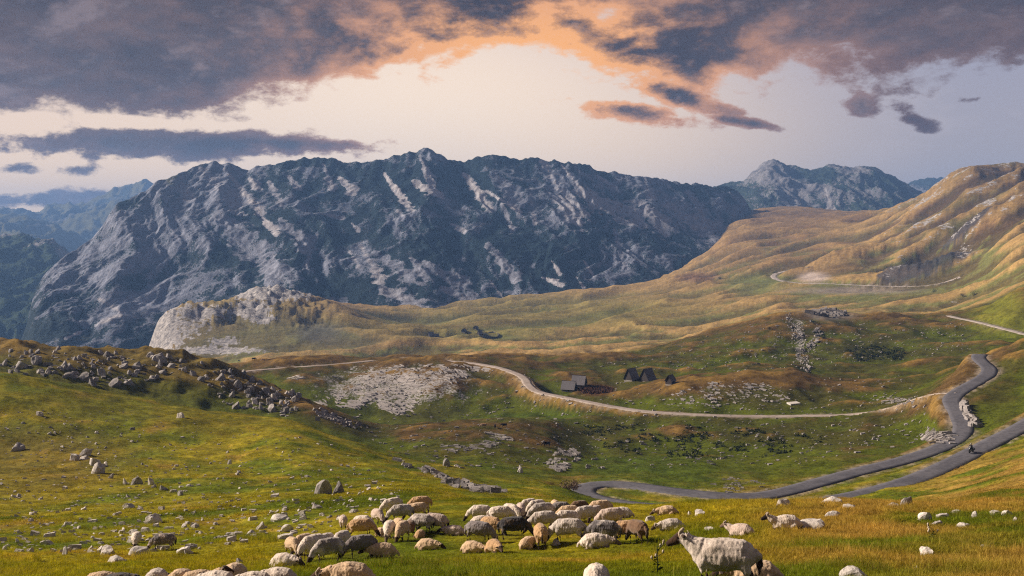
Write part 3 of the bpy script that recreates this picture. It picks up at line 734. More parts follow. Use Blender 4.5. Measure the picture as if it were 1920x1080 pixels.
m_gravel = surface_material('pale gravel', (0.26, 0.215, 0.19), (0.42, 0.36, 0.33), 0.9)
m_far_road = surface_material('far road', (0.33, 0.29, 0.27), (0.46, 0.41, 0.38), 0.3)
for rn, (A, wd) in ROADS.items():
    mt = {'road': m_asphalt, 'mountain_road': m_far_road, 'valley_road': m_far_road}.get(rn.split('.')[0], m_gravel)
    tag(link(rn.split('.')[0], road_mesh(rn, A, wd, 0.12 if mt is m_asphalt else 0.5), mt), kind='structure')

# ------------------------------------------------------------------ stones
def stone_material(name, dark, pale, lichen=0.3):
    m, g, b = material(name)
    tc = g.node('ShaderNodeTexCoord'); oi = g.node('ShaderNodeObjectInfo')
    p = g.node('ShaderNodeNewGeometry').outputs['Position']
    n = g.noise(p, 3.2, 6, 0.7, 0.3); n2 = g.noise(p, 11.0, 4, 0.7); n3 = g.noise(p, 0.9, 3, 0.6)
    c = g.mix(g.smooth(g.add(g.mul(n, 0.7), g.mul(n2, 0.3)), 0.34, 0.66), dark, pale)
    c = g.mix(g.mul(g.smooth(n2, 0.58, 0.68), 0.6), c, (0.06, 0.055, 0.06))
    c = g.mix(g.mul(g.smooth(n3, 0.5, 0.68), lichen), c, (0.16, 0.13, 0.06))
    k = g.mad(oi.outputs['Random'], 0.45, 0.78)
    c = g.mix(1.0, c, g.vec(k, k, k), 'MULTIPLY')
    g.put(b.inputs['Base Color'], c)
    bp = g.node('ShaderNodeBump'); bp.inputs['Strength'].default_value = 0.7; bp.inputs['Distance'].default_value = 0.08
    g.put(bp.inputs['Height'], g.add(n, g.mul(n2, 0.4))); g.put(b.inputs['Normal'], bp.outputs[0])
    return m
m_pale = stone_material('pale limestone', (0.38, 0.345, 0.325), (0.72, 0.67, 0.63), 0.10)
m_grey = stone_material('grey limestone', (0.19, 0.18, 0.185), (0.46, 0.43, 0.42), 0.25)
m_karst = stone_material('karst limestone', (0.15, 0.14, 0.145), (0.39, 0.36, 0.355), 0.2)

def stone_mesh(name, seed, kind):
    """angular boulder: a sphere cut by random planes, then roughened"""
    r = random.Random(seed)
    bm = bmesh.new(); bmesh.ops.create_icosphere(bm, subdivisions=3, radius=1.0)
    planes = []
    for k in range(12 if kind != 'slab' else 7):
        n = Vector((r.gauss(0, 1), r.gauss(0, 1), r.gauss(0, 0.8))).normalized()
        planes.append((n, r.uniform(0.38, 0.80)))
    planes.append((Vector((r.uniform(-.25, .25), r.uniform(-.25, .25), 1)).normalized(), 0.55 if kind == 'slab' else 0.8))
    from mathutils import noise as mn
    for v in bm.verts:
        c = v.co.copy()
        for n, d in planes:
            t = c.dot(n)
            if t > d: c -= n * (t - d) * 0.92
        q = c * 1.7 + Vector((seed * 3.1, 0, 0))
        c += c.normalized() * (mn.noise(q) * 0.13 + mn.noise(q * 3.1) * 0.06)
        v.co = c
    zs = [v.co.z for v in bm.verts]; w = max(abs(v.co.x) for v in bm.verts)
    for v in bm.verts: v.co = Vector((v.co.x / w * 0.5, v.co.y / w * 0.5, (v.co.z / max(zs)) * 1.0))
    me = bpy.data.meshes.new(name); bm.to_mesh(me); bm.free()
    for p in me.polygons: p.use_smooth = False
    return me
STONES = [stone_mesh('stone_shape', s, 'boulder') for s in range(1, 7)] + [stone_mesh('slab_shape', s, 'slab') for s in range(20, 24)]
BOULD = STONES[:6]; SLABM = STONES[6:]
PALE = [m.copy() for m in STONES]; GREY = [m.copy() for m in STONES]
for m in PALE: m.materials.append(m_pale)
for m in GREY: m.materials.append(m_grey)

def stone(name, px, py, w, h, label, cat, group, grey=False, shape=None, tilt=0.0, rz=None, y0=12.0, sink=0.30):
    """stone whose foot stands at photo (px, py), w x h photo pixels"""
    p = SURF.hit(px, py, y0)
    k = p.y / F
    i = shape if shape is not None else random.randrange(10)
    me = (GREY if grey else PALE)[i]
    W = w * k; H = h * k
    o = link(name, me, None, None)
    o.scale = (W * 1.1, W * random.uniform(.7, 1.0), H * 1.32)
    o.rotation_euler = (random.uniform(-.12, .12), tilt + random.uniform(-.1, .1), rz if rz is not None else random.uniform(-0.5, 0.5) + (math.pi if random.random() < .5 else 0))
    o.location = p + Vector((0, W * 0.25, -0.34 * H))
    return tag(o, label, cat, group)

SG = 'loose limestone stones on the meadow'
named = [
 (605,926,36,27,1,0,.15,'large pointed grey boulder, taller of the pair behind the left flock'),
 (631,925,27,21,1,3,-.1,'rounded grey boulder, smaller of the pair behind the left flock'),
 (27,846,30,15,1,7,0,'flat-topped dark block alone near the left edge of the meadow'),
 (153,856,22,21,1,2,.5,'dark tilted slab leaning above the white stone pile on the left meadow'),
 (137,864,24,12,0,1,0,'white rough stone left of the tilted dark slab'),
 (158,862,18,7,0,8,0,'low white stone directly below the tilted dark slab'),
 (175,872,22,14,0,4,.2,'white upper stone of the pile on the left meadow'),
 (184,888,30,19,0,6,.1,'largest bottom stone of the white pile on the left meadow'),
 (197,874,14,9,0,2,0,'small rounded white stone right of the white pile'),
 (205,897,13,10,1,5,.3,'small grey stone below right of the white pile'),
 (255,909,24,14,1,0,.2,'grey-white humped stone, middle of the row right of the white pile'),
 (234,908,12,12,0,5,0,'small stone left of the humped grey-white stone'),
 (282,909,14,14,0,2,0,'upright pale stone right of the humped grey-white stone'),
 (309,919,18,12,1,3,.4,'grey tilted stone at the right end of the meadow row'),
 (323,924,14,6,0,9,0,'thin white slab beside the grey tilted stone'),
 (240,953,24,10,0,7,.2,'long pale slab stone low on the left meadow'),
 (286,981,30,17,0,8,.55,'bright white leaning slab above the two stray sheep'),
 (338,929,13,9,1,1,0,'small dark stone right of the thin white slab'),
 (335,784,20,10,0,6,0,'pale stone on the crest of the left meadow'),
 (430,871,12,10,1,2,0,'lone grey stone in the middle of the smooth meadow'),
 (73,780,15,8,0,9,0,'white stone high on the left meadow near its edge'),
 (974,886,16,12,0,3,0,'lone grey-white boulder in the hollow below the dark cow'),
 (836,874,15,15,1,0,0,'upright grey boulder in the middle of the hollow'),
 (858,876,13,6,0,7,0,'low pale stone beside the upright grey boulder of the hollow'),
 (1467,948,32,11,0,6,0,'white flat stone at the grassy edge under the road bend'),
 (1560,945,42,11,0,7,0,'long grey-white stone at the grassy edge by the lower road'),
 (1566,969,36,9,0,8,0,'pale half-sunk stone below the long grey-white stone'),
 (1592,955,24,9,0,9,0,'small pale stone right of the long grey-white stone'),
 (1528,994,54,17,0,1,0,'white speckled rock beside the reclining horned sheep'),
 (1314,967,20,10,0,4,0,'round white stone left of the golden grass clump'),
 (1294,966,13,7,0,5,0,'small white stone beside the round white stone'),
 (1335,996,24,7,0,8,0,'pair-like low white stone between the reclining sheep'),
 (1217,978,24,9,0,6,0,'low grey-white stone left of the two dark-headed sheep'),
 (1702,948,24,18,1,2,0,'dark mottled boulder at the foot of the lower road'),
 (1675,952,26,8,0,7,0,'pale flat stone left of the dark mottled boulder'),
 (1738,975,30,14,0,0,0,'pale broken rock at the left end of the right-hand stone row'),
 (1768,973,24,9,0,9,.1,'low slanting pale stone second in the right-hand stone row'),
 (1793,967,26,9,0,6,0,'rounded pale stone third in the right-hand stone row'),
 (1833,972,24,14,0,3,0,'chunky white rock fourth in the right-hand stone row'),
 (1868,968,20,10,0,1,0,'pale rock fifth in the right-hand stone row'),
 (1894,968,28,12,0,7,.15,'slanting white slab at the right end of the stone row'),
 (1808,990,26,9,0,8,0,'pale stone below the right-hand stone row'),
 (1758,988,22,9,0,9,.2,'reddish pale low stone under the broken rock'),
 (1742,1044,24,16,0,4,0,'grey lichen-covered stone in the tall dry grass'),
 (1779,1060,26,11,0,6,0,'pale flat stone at the bottom right in the dry grass'),
 (1719,1072,18,10,0,5,0,'small pale stone near the bottom right edge'),
 (1600,1092,58,24,0,0,0,'large rough grey-white rock at the bottom edge right of the standing sheep'),
 (1845,1058,18,9,0,2,0,'small stone in dark grass near the right bottom corner'),
 (1903,982,22,11,0,3,0,'rounded stone against the right edge of the picture'),
 (1856,1032,24,8,0,9,0,'low stone in dry grass at the right'),
 (120,1040,18,16,1,2,0,'grey upright stone at the lower left of the meadow'),
 (86,1022,26,8,0,7,0,'long pale stone left of the grey upright stone'),
 (200,1040,26,14,0,4,0,'pale knobbly stone left of the stray white sheep'),
 (214,1056,40,12,0,8,0,'broad pale slab below the knobbly stone at lower left'),
 (262,1044,54,15,0,6,0,'broad rough limestone slab in front of the stray white sheep'),
 (250,1003,20,9,0,1,0,'pale stone just behind the stray white sheep'),
 (342,1038,28,10,0,9,.2,'slanting pale slab right of the piebald sheep'),
 (484,993,22,14,0,3,0,'white rounded stone left of the main flock'),
 (467,1003,20,9,0,7,0,'pale low stone beside the white rounded stone'),
 (528,976,42,8,0,6,0,'long flat grey ledge stone left of the main flock'),
 (538,997,26,14,0,0,0,'knobbly pale stone close left of the main flock'),
 (531,1011,30,8,0,9,0,'low greenish-white stone nearest the left flock'),
 (448,1056,20,9,1,5,0,'speckled grey stone above the bottom row of sheep'),
 (592,955,24,8,0,2,0,'pale stone below the large grey boulders'),
 (1045,1022,18,10,0,4,0,'small pale stone in the grass under the flock'),
]
for px, py, w, h, gr, sh, ti, lb in named:
    stone('boulder' if h > 13 else 'stone', px, py, w, h, lb, 'boulder' if h > 13 else 'stone', SG, bool(gr), sh, ti)

def inpoly(x, y, poly):
    c = False; n = len(poly)
    for i in range(n):
        x0, y0 = poly[i]; x1, y1 = poly[(i + 1) % n]
        if (y0 > y) != (y1 > y) and x < (x1 - x0) * (y - y0) / (y1 - y0) + x0: c = not c
    return c
def sample(poly):
    xs = [p[0] for p in poly]; ys = [p[1] for p in poly]
    while True:
        x, y = random.uniform(min(xs), max(xs)), random.uniform(min(ys), max(ys))
        if inpoly(x, y, poly): return x, y
# boulders of the rocky ridge at the left
big = [(65,682,30,20),(35,690,36,16),(5,685,22,16),(105,658,22,12),(70,662,14,10),(115,690,30,18),(155,712,30,18),(172,722,30,16),(190,705,24,20),(125,708,36,12),(188,663,20,10),(205,668,34,14),(215,722,32,14),(150,675,26,12),(240,720,24,12),
       (258,690,30,16),(300,678,34,20),(320,690,28,14),(300,700,30,10),(280,668,22,10),(360,705,20,14),(375,715,24,14),(408,714,36,18),(446,727,24,20),(472,715,20,14),(430,700,14,12),(455,700,14,10),(468,733,24,12),(498,738,22,16),(512,748,22,16),(436,745,24,14),(442,766,20,16),
       (466,765,20,14),(488,768,16,18),(510,772,24,18),(505,758,20,16),(535,775,16,14),(555,770,16,12),(548,752,18,14),(525,758,16,12),(550,738,12,12),(90,700,20,10),(20,660,16,8),(230,690,22,10),(340,680,20,10),(250,706,22,10)]
ORD = 'first second third fourth fifth sixth seventh eighth ninth tenth eleventh twelfth thirteenth fourteenth fifteenth sixteenth seventeenth eighteenth nineteenth twentieth'.split()
ORD += ['twenty-' + q for q in ORD[:9]] + ['thirtieth'] + ['thirty-' + q for q in ORD[:9]] + ['fortieth'] + ['forty-' + q for q in ORD[:9]]
big.sort()
for bi, (px, py, w, h) in enumerate(big):
    w *= .74; h *= .78
    stone('boulder', px, py, w, h, ('broad' if w > 22 else 'angular') + ' grey boulder on the left ridge, ' + ORD[bi] + ' of its large rocks from the left', 'boulder', 'big grey boulders of the left ridge', True, random.randrange(6), random.uniform(-.3, .3), None, 205.0)
P1 = [(0,655),(110,660),(340,668),(400,690),(560,745),(560,782),(430,770),(380,715),(240,725),(0,705)]
for i in range(95):
    px, py = sample(P1); w = random.uniform(5, 13)
    stone('stone', px, py, w, w * random.uniform(.45, .9), 'small grey rock strewn between the big boulders of the left ridge', 'stone', 'small rocks of the left ridge', random.random() < .75, None, random.uniform(-.3, .3), None, 205.0)
# small pale stones lying about in the grass
for poly, n, lo, hi, lab, grp in [
    ([(0,930),(320,930),(470,990),(470,1040),(0,1040)], 58, 5, 14, 'small pale stone lying in the lower left grass', 'small stones of the lower left grass'),
    ([(20,790),(330,790),(620,870),(640,960),(330,900),(20,840)], 45, 4, 10, 'small white stone dotted on the middle of the left meadow', 'small stones of the middle meadow'),
    ([(560,935),(700,905),(780,925),(640,975),(480,965)], 30, 5, 11, 'small pale stone in the turf behind the left flock', 'small stones behind the left flock')]:
    for i in range(n):
        px, py = sample(poly); w = random.uniform(lo, hi)
        stone('stone', px, py, w, w * random.uniform(.35, .6), lab, 'stone', grp, random.random() < .12, None, 0, None, 22.0)

# ------------------------------------------------------------------ limestone outcrops: many tilted slabs that break through the turf
def outcrop(name, label, poly, n, size, y0, y1, mat, direc=0.6, asp=2.6, tall=0.5, cat='rock outcrop', kind=None, line=None):
    vs, fs = [], []
    r = random.Random(hash(label) % 9999 if False else sum(map(ord, label)))
    for i in range(n):
        if line:
            t = r.random() * (len(line) - 1.001); k = int(t); t -= k
            px = line[k][0] * (1 - t) + line[k + 1][0] * t + r.gauss(0, line[k][2]); py = line[k][1] * (1 - t) + line[k + 1][1] * t + r.gauss(0, line[k][3])
        else:
            px, py = sample(poly)
        if poly is not None and kind is None and fbm(np.array([px / 34.0]), np.array([py / 9.0]), 61, 3)[0] < -0.10 + 0.15 * r.random(): continue
        p = SURF.hit(px, py, y0, y1)
        s = r.uniform(*size) * (0.6 + 0.8 * r.random() ** 2)
        nrm = SURF.normal(p.x, p.y)
        a = direc + r.gauss(0, 0.22)
        ux = Vector((math.cos(a), math.sin(a), 0)); ux = (ux - nrm * ux.dot(nrm)).normalized(); uy = nrm.cross(ux)
        L, Wd, H = s * asp * r.uniform(.6, 1.2) * 0.5, s * r.uniform(.5, 1.0) * 0.5, s * tall * r.uniform(.5, 1.2)
        b0 = len(vs); tl = r.uniform(-.25, .25)
        for (sx, sy, sz) in ((-1,-1,0),(1,-1,0),(1,1,0),(-1,1,0),(-1,-1,1),(1,-1,1),(1,1,1),(-1,1,1)):
            j = lambda q=.28: 1 + r.uniform(-q, q)
            vs.append(p + ux * (sx * L * j() * (0.8 if sz else 1)) + uy * (sy * Wd * j() * (0.75 if sz else 1)) + nrm * (H * j(.35) + sx * tl * H if sz else -0.4 * s))
        for f in ((4,5,6,7),(0,1,5,4),(1,2,6,5),(2,3,7,6),(3,0,4,7)): fs.append([b0 + q for q in f])
    return tag(link(name, raw_mesh(name, vs, fs), mat), label, cat, None, kind)
outcrop('limestone_pavement', 'wide white limestone pavement on the slope below the gravel track', [(585,757),(640,735),(690,700),(760,682),(850,683),(918,691),(905,706),(835,716),(792,735),(778,758),(772,781),(742,776),(700,764),(640,764)], 1700, (0.35, 1.25), 290, 460, m_karst, -0.75, 4.2, .22)
outcrop('rock_outcrop', 'pale scattered limestone on the grassy mound right of the huts', [(1240,765),(1262,740),(1310,722),(1380,712),(1440,722),(1482,745),(1470,758),(1400,752),(1330,765)], 420, (0.3, .95), 260, 400, m_karst, -0.7, 2.2, .35)
outcrop('rock_outcrop', 'upper patch of pale slabs on the cow knoll', [(898,822),(915,812),(960,811),(975,818),(945,833),(915,838)], 200, (0.25, .8), 190, 260, m_karst, -0.3, 2.8, .3)
outcrop('rock_outcrop', 'lower long strip of pale slabs on the cow knoll', [(808,842),(850,834),(915,832),(918,840),(860,848)], 180, (0.25, .8), 190, 260, m_karst, -0.2, 2.8, .3)
outcrop('rock_outcrop', 'knobbly grey-white crag at the right end of the cow knoll', [(1022,866),(1045,848),(1078,838),(1092,856),(1070,876),(1045,886)], 200, (0.3, 1.0), 180, 250, m_karst, -0.4, 1.9, .6)
outcrop('rock_outcrop', 'grey rock ledge running down the hollow left of the hairpin', None, 230, (0.2, .75), 90, 200, m_karst, -0.4, 1.9, .6, line=[(792,878,4,2),(820,892,4,3),(850,905,8,3),(885,915,10,3),(930,922,12,3)])
outcrop('rock_outcrop', 'white roadside rock face beside the winding road', None, 170, (0.35, 1.0), 215, 300, m_karst, -1.2, 1.7, .8, line=[(1806,762,3,3),(1818,785,4,5),(1832,806,4,5)])
outcrop('rock_outcrop', 'white stones below the inner road bend', None, 130, (0.4, 1.3), 190, 300, m_karst, -0.3, 1.8, .4, line=[(1735,822,6,4),(1755,816,8,4),(1782,826,6,3)])
outcrop('rock_outcrop', 'pale stony ribs between gravel track and road', None, 70, (0.3, 1.0), 240, 330, m_karst, -0.5, 2.0, .3, line=[(1655,748,7,4),(1680,752,7,3),(1705,752,5,2)])
outcrop('rock_outcrop', 'white stony patch inside the road loop', [(1330,905),(1370,895),(1430,905),(1445,918),(1360,924)], 200, (0.15, .5), 150, 215, m_karst, -0.3, 1.8, .35)
outcrop('rock_outcrop', 'white limestone vein climbing the brown hill', None, 300, (0.4, 1.1), 380, 640, m_karst, 1.2, 1.8, .5, line=[(1513,700,6,4),(1508,670,7,6),(1500,640,7,6),(1488,612,6,6),(1478,595,5,4)])
outcrop('rock_outcrop', 'right-hand branch of the white vein on the brown hill', None, 120, (0.5, 1.4), 400, 640, m_karst, 1.2, 1.8, .5, line=[(1515,655,4,4),(1535,632,4,5),(1530,612,4,4)])
outcrop('rock_outcrop', 'jagged white crag on top of the brown hill', None, 150, (1.0, 2.6), 480, 660, m_karst, -0.5, 1.8, .9, line=[(1530,588,6,2),(1552,584,7,3),(1580,592,8,3)])
outcrop('rock_outcrop', 'jagged grey ledges between the boulders along the crest of the left ridge', [(0,662),(110,658),(340,668),(350,700),(230,722),(100,705),(0,700)], 230, (0.35, 1.1), 205, 330, m_grey, .5, 1.6, .45)
outcrop('rock_outcrop', 'jagged grey ledges at the lower right end of the left ridge', [(380,700),(430,690),(560,745),(570,785),(430,770),(390,720)], 200, (0.35, 1.0), 205, 330, m_grey, .5, 1.5, .5)
outcrop('rock_outcrop', 'small pale slabs in the hollow behind the left ridge', [(530,708),(560,703),(575,710),(545,713)], 50, (0.5, 1.3), 300, 440, m_pale, 0, 2, .3)
outcrop('rock_outcrop', 'grey stones strewn down the right flank of the rocky ridge', None, 110, (0.4, 1.3), 205, 330, m_karst, 0, 1.5, .6, line=[(600,775,6,4),(630,788,6,4),(665,800,6,4)])
outcrop('scattered_stones', 'countless tiny white stones sprinkled over the turf', [(0,760),(250,770),(620,830),(720,880),(760,930),(600,1000),(300,1040),(0,1040)], 1250, (0.10, 0.32), 22, 215, m_pale, 0, 1.4, .5, 'stones', 'stuff')
outcrop('scattered_stones', 'countless pale stones sprinkled over the middle slopes', [(560,700),(1000,690),(1250,730),(1700,700),(1780,820),(1500,870),(1120,880),(760,880)], 1500, (0.25, 0.75), 140, 460, m_karst, 0, 1.5, .4, 'stones', 'stuff')
outcrop('scattered_stones', 'countless pale stones sprinkled over the brown hill', [(1100,690),(1400,610),(1700,600),(1840,610),(1820,660),(1500,700)], 800, (0.3, 0.9), 380, 640, m_karst, 0, 1.5, .4, 'stones', 'stuff')
# ------------------------------------------------------------------ huts, animals far off, motorcyclist
def plain(name, c, rough=0.8, c2=None, sc=6.0, stretch=(1, 1, 1)):
    m, g, b = material(name)
    b.inputs['Roughness'].default_value = rough
    p = g.node('ShaderNodeTexCoord').outputs['Object']
    n = g.noise(g.vscale(p, stretch), sc, 4, 0.6)
    g.put(b.inputs['Base Color'], g.mix(g.smooth(n, 0.32, 0.68), c, c2 or tuple(v * 1.5 for v in c)))
    return m
m_shingle = plain('weathered shingles', (0.12, 0.115, 0.13), .85, (0.235, 0.225, 0.245), 5.0, (1, 3, 3))
m_plank = plain('dark planks', (0.035, 0.030, 0.031), .85, (0.090, 0.077, 0.075), 5.0, (1, 6, 1))
m_stonewall = plain('dry stone', (0.20, 0.185, 0.18), .9, (0.36, 0.33, 0.31), 4.0)
m_white = plain('pale stone slab', (0.50, 0.47, 0.45), .9, (0.60, 0.56, 0.53), 2.0)
m_black = plain('black rubber', (0.012, 0.012, 0.013), .6)
m_metal = plain('grey metal', (0.16, 0.16, 0.17), .4)

def boxv(x0, x1, y0, y1, z0, z1):
    v = [(x0,y0,z0),(x1,y0,z0),(x1,y1,z0),(x0,y1,z0),(x0,y0,z1),(x1,y0,z1),(x1,y1,z1),(x0,y1,z1)]
    f = [(0,3,2,1),(4,5,6,7),(0,1,5,4),(1,2,6,5),(2,3,7,6),(3,0,4,7)]
    return v, f
def box(name, b, mat, parent):
    v, f = boxv(*b); return link(name, raw_mesh(name, v, f), mat, parent)

def hut(px, py, length, width, wallh, ridgeh, rz, label, rail=False, y0=300.0, group='timber huts on the slope above the gravel track', cat='hut', name='mountain_hut', rows=9):
    """ridge runs along local x; gables at both ends; steep shingled roof nearly to the ground"""
    p = SURF.hit(px, py, y0)
    root = bpy.data.objects.new(name, None); COL.objects.link(root)
    root.location = p + Vector((0, 0, -0.15)); root.rotation_euler = (0, 0, rz)
    tag(root, label, cat, group)
    L, W = length / 2, width / 2
    box('footing', (-L + .05, L - .05, -W + .05, W - .05, -1.2, 0.35), m_stonewall, root)
    v = [(-L,-W,.3),(L,-W,.3),(L,W,.3),(-L,W,.3),(-L,-W,wallh),(L,-W,wallh),(L,W,wallh),(-L,W,wallh),(-L,0,ridgeh-.12),(L,0,ridgeh-.12)]
    f = [(0,1,5,4),(2,3,7,6),(1,2,6,9,5),(3,0,4,8,7)]
    link('wall', raw_mesh('wall', v, f), m_plank, root)
    ov = 0.35
    for s in (-1, 1):
        roof = []
        dy, dz = s * W, wallh - ridgeh
        ln = math.hypot(dy, dz); ext = (ln + 0.35) / ln
        rv, rf = [], []
        for k in range(rows):                                 # courses of shingles, each lapping the one below
            a0, a1 = k / rows * ext, (k + 1.15) / rows * ext
            n = Vector((0, -dz * s, abs(dy))).normalized()
            n = Vector((0, s * abs(dz), abs(dy))).normalized()
            lo, hi = 0.10, 0.03
            b0 = len(rv)
            for (x, a, h) in ((-L-ov,a0,hi),(L+ov,a0,hi),(L+ov,a1,lo),(-L-ov,a1,lo),(-L-ov,a1,lo-.06),(L+ov,a1,lo-.06)):
                rv.append((x, dy * a + n.y * h, ridgeh + dz * a + n.z * h))
            rf += [(b0, b0+1, b0+2, b0+3), (b0+3, b0+2, b0+5, b0+4)]
        link('roof', raw_mesh('roof', rv, rf), m_shingle, root)
    box('ridge_board', (-L-ov-.05, L+ov+.05, -.10, .10, ridgeh + .02, ridgeh + .14), m_plank, root)
    d = box('door', (-L - .06, -L + .02, -.42, .42, .32, min(wallh + .6, 1.9)), plain('door wood', (0.05, .04, .035)), root)
    box('handle', (-L - .10, -L - .06, .26, .32, .95, 1.10), m_metal, d)
    if rail:
        for yy in (-W - .1, W + .1):
            box('rail_post', (-L - 1.3, -L - 1.2, yy - .05, yy + .05, -.3, .95), m_stonewall, root)
        box('rail', (-L - 1.28, -L - 1.22, -W - .2, W + .2, .80, .92), m_white, root)
    return root
hut(1067, 732, 4.6, 4.0, 1.0, 3.6, R(-20) + math.pi, 'grey-roofed timber hut, nearer of the left pair beside the rusty patch')
hut(1086, 723, 4.6, 4.0, 1.0, 3.9, R(-20) + math.pi, 'grey-roofed timber hut, rear one of the left pair beside the rusty patch')
hut(1184, 712, 4.4, 3.7, .7, 4.4, R(48) + math.pi, 'steep dark gabled hut, left one of the three on the right')
hut(1214, 714, 4.8, 4.4, .7, 4.7, R(48) + math.pi, 'largest dark gabled hut with a pale rail in front', True)
hut(1257, 720, 2.8, 2.4, 1.5, 3.2, R(52) + math.pi, 'small square timber shed, rightmost of the huts')
vg = 'tiny far farm buildings in the valley'
hut(808, 631, 5, 4, 1.6, 5.0, R(30) + math.pi, 'dark steep far hut, leftmost on the valley floor', False, 760, vg, 'hut', 'valley_hut', 3)
hut(818, 632, 5, 4, 1.4, 3.6, R(10) + math.pi, 'grey low far hut right beside the leftmost valley hut', False, 760, vg, 'hut', 'valley_hut', 3)
hut(900, 628, 4, 4, 1.6, 4.6, R(30) + math.pi, 'dark far hut at the left end of the valley enclosure', False, 760, vg, 'hut', 'valley_hut', 3)
hut(870, 622, 5, 4, 1.8, 3.4, R(70) + math.pi, 'pale far hut in the middle of the valley hamlet', False, 760, vg, 'hut', 'valley_hut', 3)
hut(892, 617, 5, 4, 1.8, 3.4, R(60) + math.pi, 'highest far hut of the valley hamlet', False, 760, vg, 'hut', 'valley_hut', 3)

def enclosure():
    pts = [SURF.hit(px, py, 760) for px, py in ((905,633),(908,628),(924,624),(936,629),(932,634),(905,633))]
    root = bpy.data.objects.new('stone_enclosure', None); COL.objects.link(root); root.location = pts[0]
    tag(root, 'ring-shaped dark dry-stone sheepfold on the valley floor', 'enclosure')
    for a, b in zip(pts[:-1], pts[1:]):
        d = b - a; n = Vector((-d.y, d.x, 0)).normalized() * .5
        q = [a - pts[0] - n, b - pts[0] - n, b - pts[0] + n, a - pts[0] + n]
        v = [x + Vector((0, 0, -1)) for x in q] + [x + Vector((0, 0, 1.5)) for x in q]
        link('wall', raw_mesh('wall', v, [(4,5,6,7),(0,1,5,4),(1,2,6,5),(2,3,7,6),(3,0,4,7)]), plain('dark fold wall', (.07, .065, .065)), root)
enclosure()

p = SURF.hit(1488, 757, 250)
v, f = boxv(-1.7, 1.7, -1.2, 1.2, -.4, .35)
tag(link('concrete_slab', raw_mesh('concrete_slab', v, f), m_white, None, p, (R(4), R(-3), R(14))), 'flat white concrete slab on the grass right of the stony mound', 'slab')

# ---- small foliage: leaf clumps spread through an uneven volume
def leaf_cloud(n, rad, seed, leaf, squash=0.8, lumps=6):
    r = random.Random(seed); vs, fs = [], []
    L = [(Vector((r.gauss(0, .45) * rad, r.gauss(0, .45) * rad, abs(r.gauss(.45, .25)) * rad * squash)), rad * r.uniform(.35, .6)) for k in range(lumps)]
    for k in range(n):
        c, q = r.choice(L)
        d = Vector((r.gauss(0, 1), r.gauss(0, 1), r.gauss(0, 1))).normalized() * q * r.uniform(.55, 1.05)
        p = c + d
        if p.z < 0: p.z = abs(p.z) * .4
        a = Vector((r.gauss(0, 1), r.gauss(0, 1), r.gauss(0, .6))).normalized() * leaf; b = a.cross(Vector((r.gauss(0, 1), r.gauss(0, 1), r.gauss(0, 1)))).normalized() * leaf * .45
        i = len(vs); vs += [p - a, p + b, p + a, p - b]; fs.append((i, i+1, i+2, i+3))
    return vs, fs
m_leaf = plain('juniper leaves', (0.018, 0.026, 0.010), .8, (0.050, 0.060, 0.020), 1.5)
m_leafb = plain('brown twigs', (0.10, 0.065, 0.05), .9, (0.20, 0.14, 0.11), 3.0)
m_dock = plain('rust dock leaves', (0.060, 0.030, 0.020), .9, (0.125, 0.065, 0.042), 3.0)
m_bark = plain('bark', (0.05, 0.04, 0.03), .9)
def bush(px, py, wpx, y0, label, mat, cat='shrub', group=None, n=420, squash=.8, name='shrub', lk=1.0):
    p = SURF.hit(px, py, y0); rad = wpx * p.y / F * .62
    root = bpy.data.objects.new(name, None); COL.objects.link(root); root.location = p
    tag(root, label, cat, group)
    v, f = leaf_cloud(n, rad, int(px * 7 + py), rad * .10 * lk, squash)
    link('foliage', raw_mesh('foliage', v, f), mat, root)
    sv_, sf = [], []
    for k in range(5):
        a = k * 1.3; b0 = len(sv_); e = Vector((math.cos(a) * rad * .5, math.sin(a) * rad * .5, rad * .6)); w = rad * .04
        sv_ += [(-w, 0, -.1), (w, 0, -.1), tuple(e), (0, w, -.1)]; sf += [(b0, b0+1, b0+2), (b0+1, b0+3, b0+2), (b0+3, b0, b0+2)]
    link('stem', raw_mesh('stem', sv_, sf), m_bark, root)
    return root
bush(1066, 918, 34, 120, 'bare grey-brown thorn bush on the bank left of the hairpin', m_leafb, n=900, squash=.75, lk=.7)
bush(1127, 737, 0.1, 300, 'x', m_dock) if False else None
def dock_patch():
    vs, fs = [], []; r = random.Random(5)
    for k in range(2600):
        t = r.random() * 6.283; q = math.sqrt(r.random())
        p = SURF.hit(1118 + math.cos(t) * q * 31, 732 + math.sin(t) * q * 7, 300) if k % 6 == 0 else p + Vector((r.gauss(0, .35), r.gauss(0, .5), 0))
        h = r.uniform(.25, .8); a = r.random() * 6.283; d = Vector((math.cos(a), math.sin(a), 0)) * .18
        i = len(vs); vs += [p - d, p + d, p + d * .4 + Vector((r.uniform(-.1, .1), 0, h)), p - d * .4 + Vector((0, 0, h * .9))]; fs.append((i, i+1, i+2, i+3))
    return tag(link('dock_plants', raw_mesh('dock_plants', vs, fs), m_dock), 'rust-red patch of withered dock plants beside the left huts', 'plants', None, 'stuff')
dock_patch()
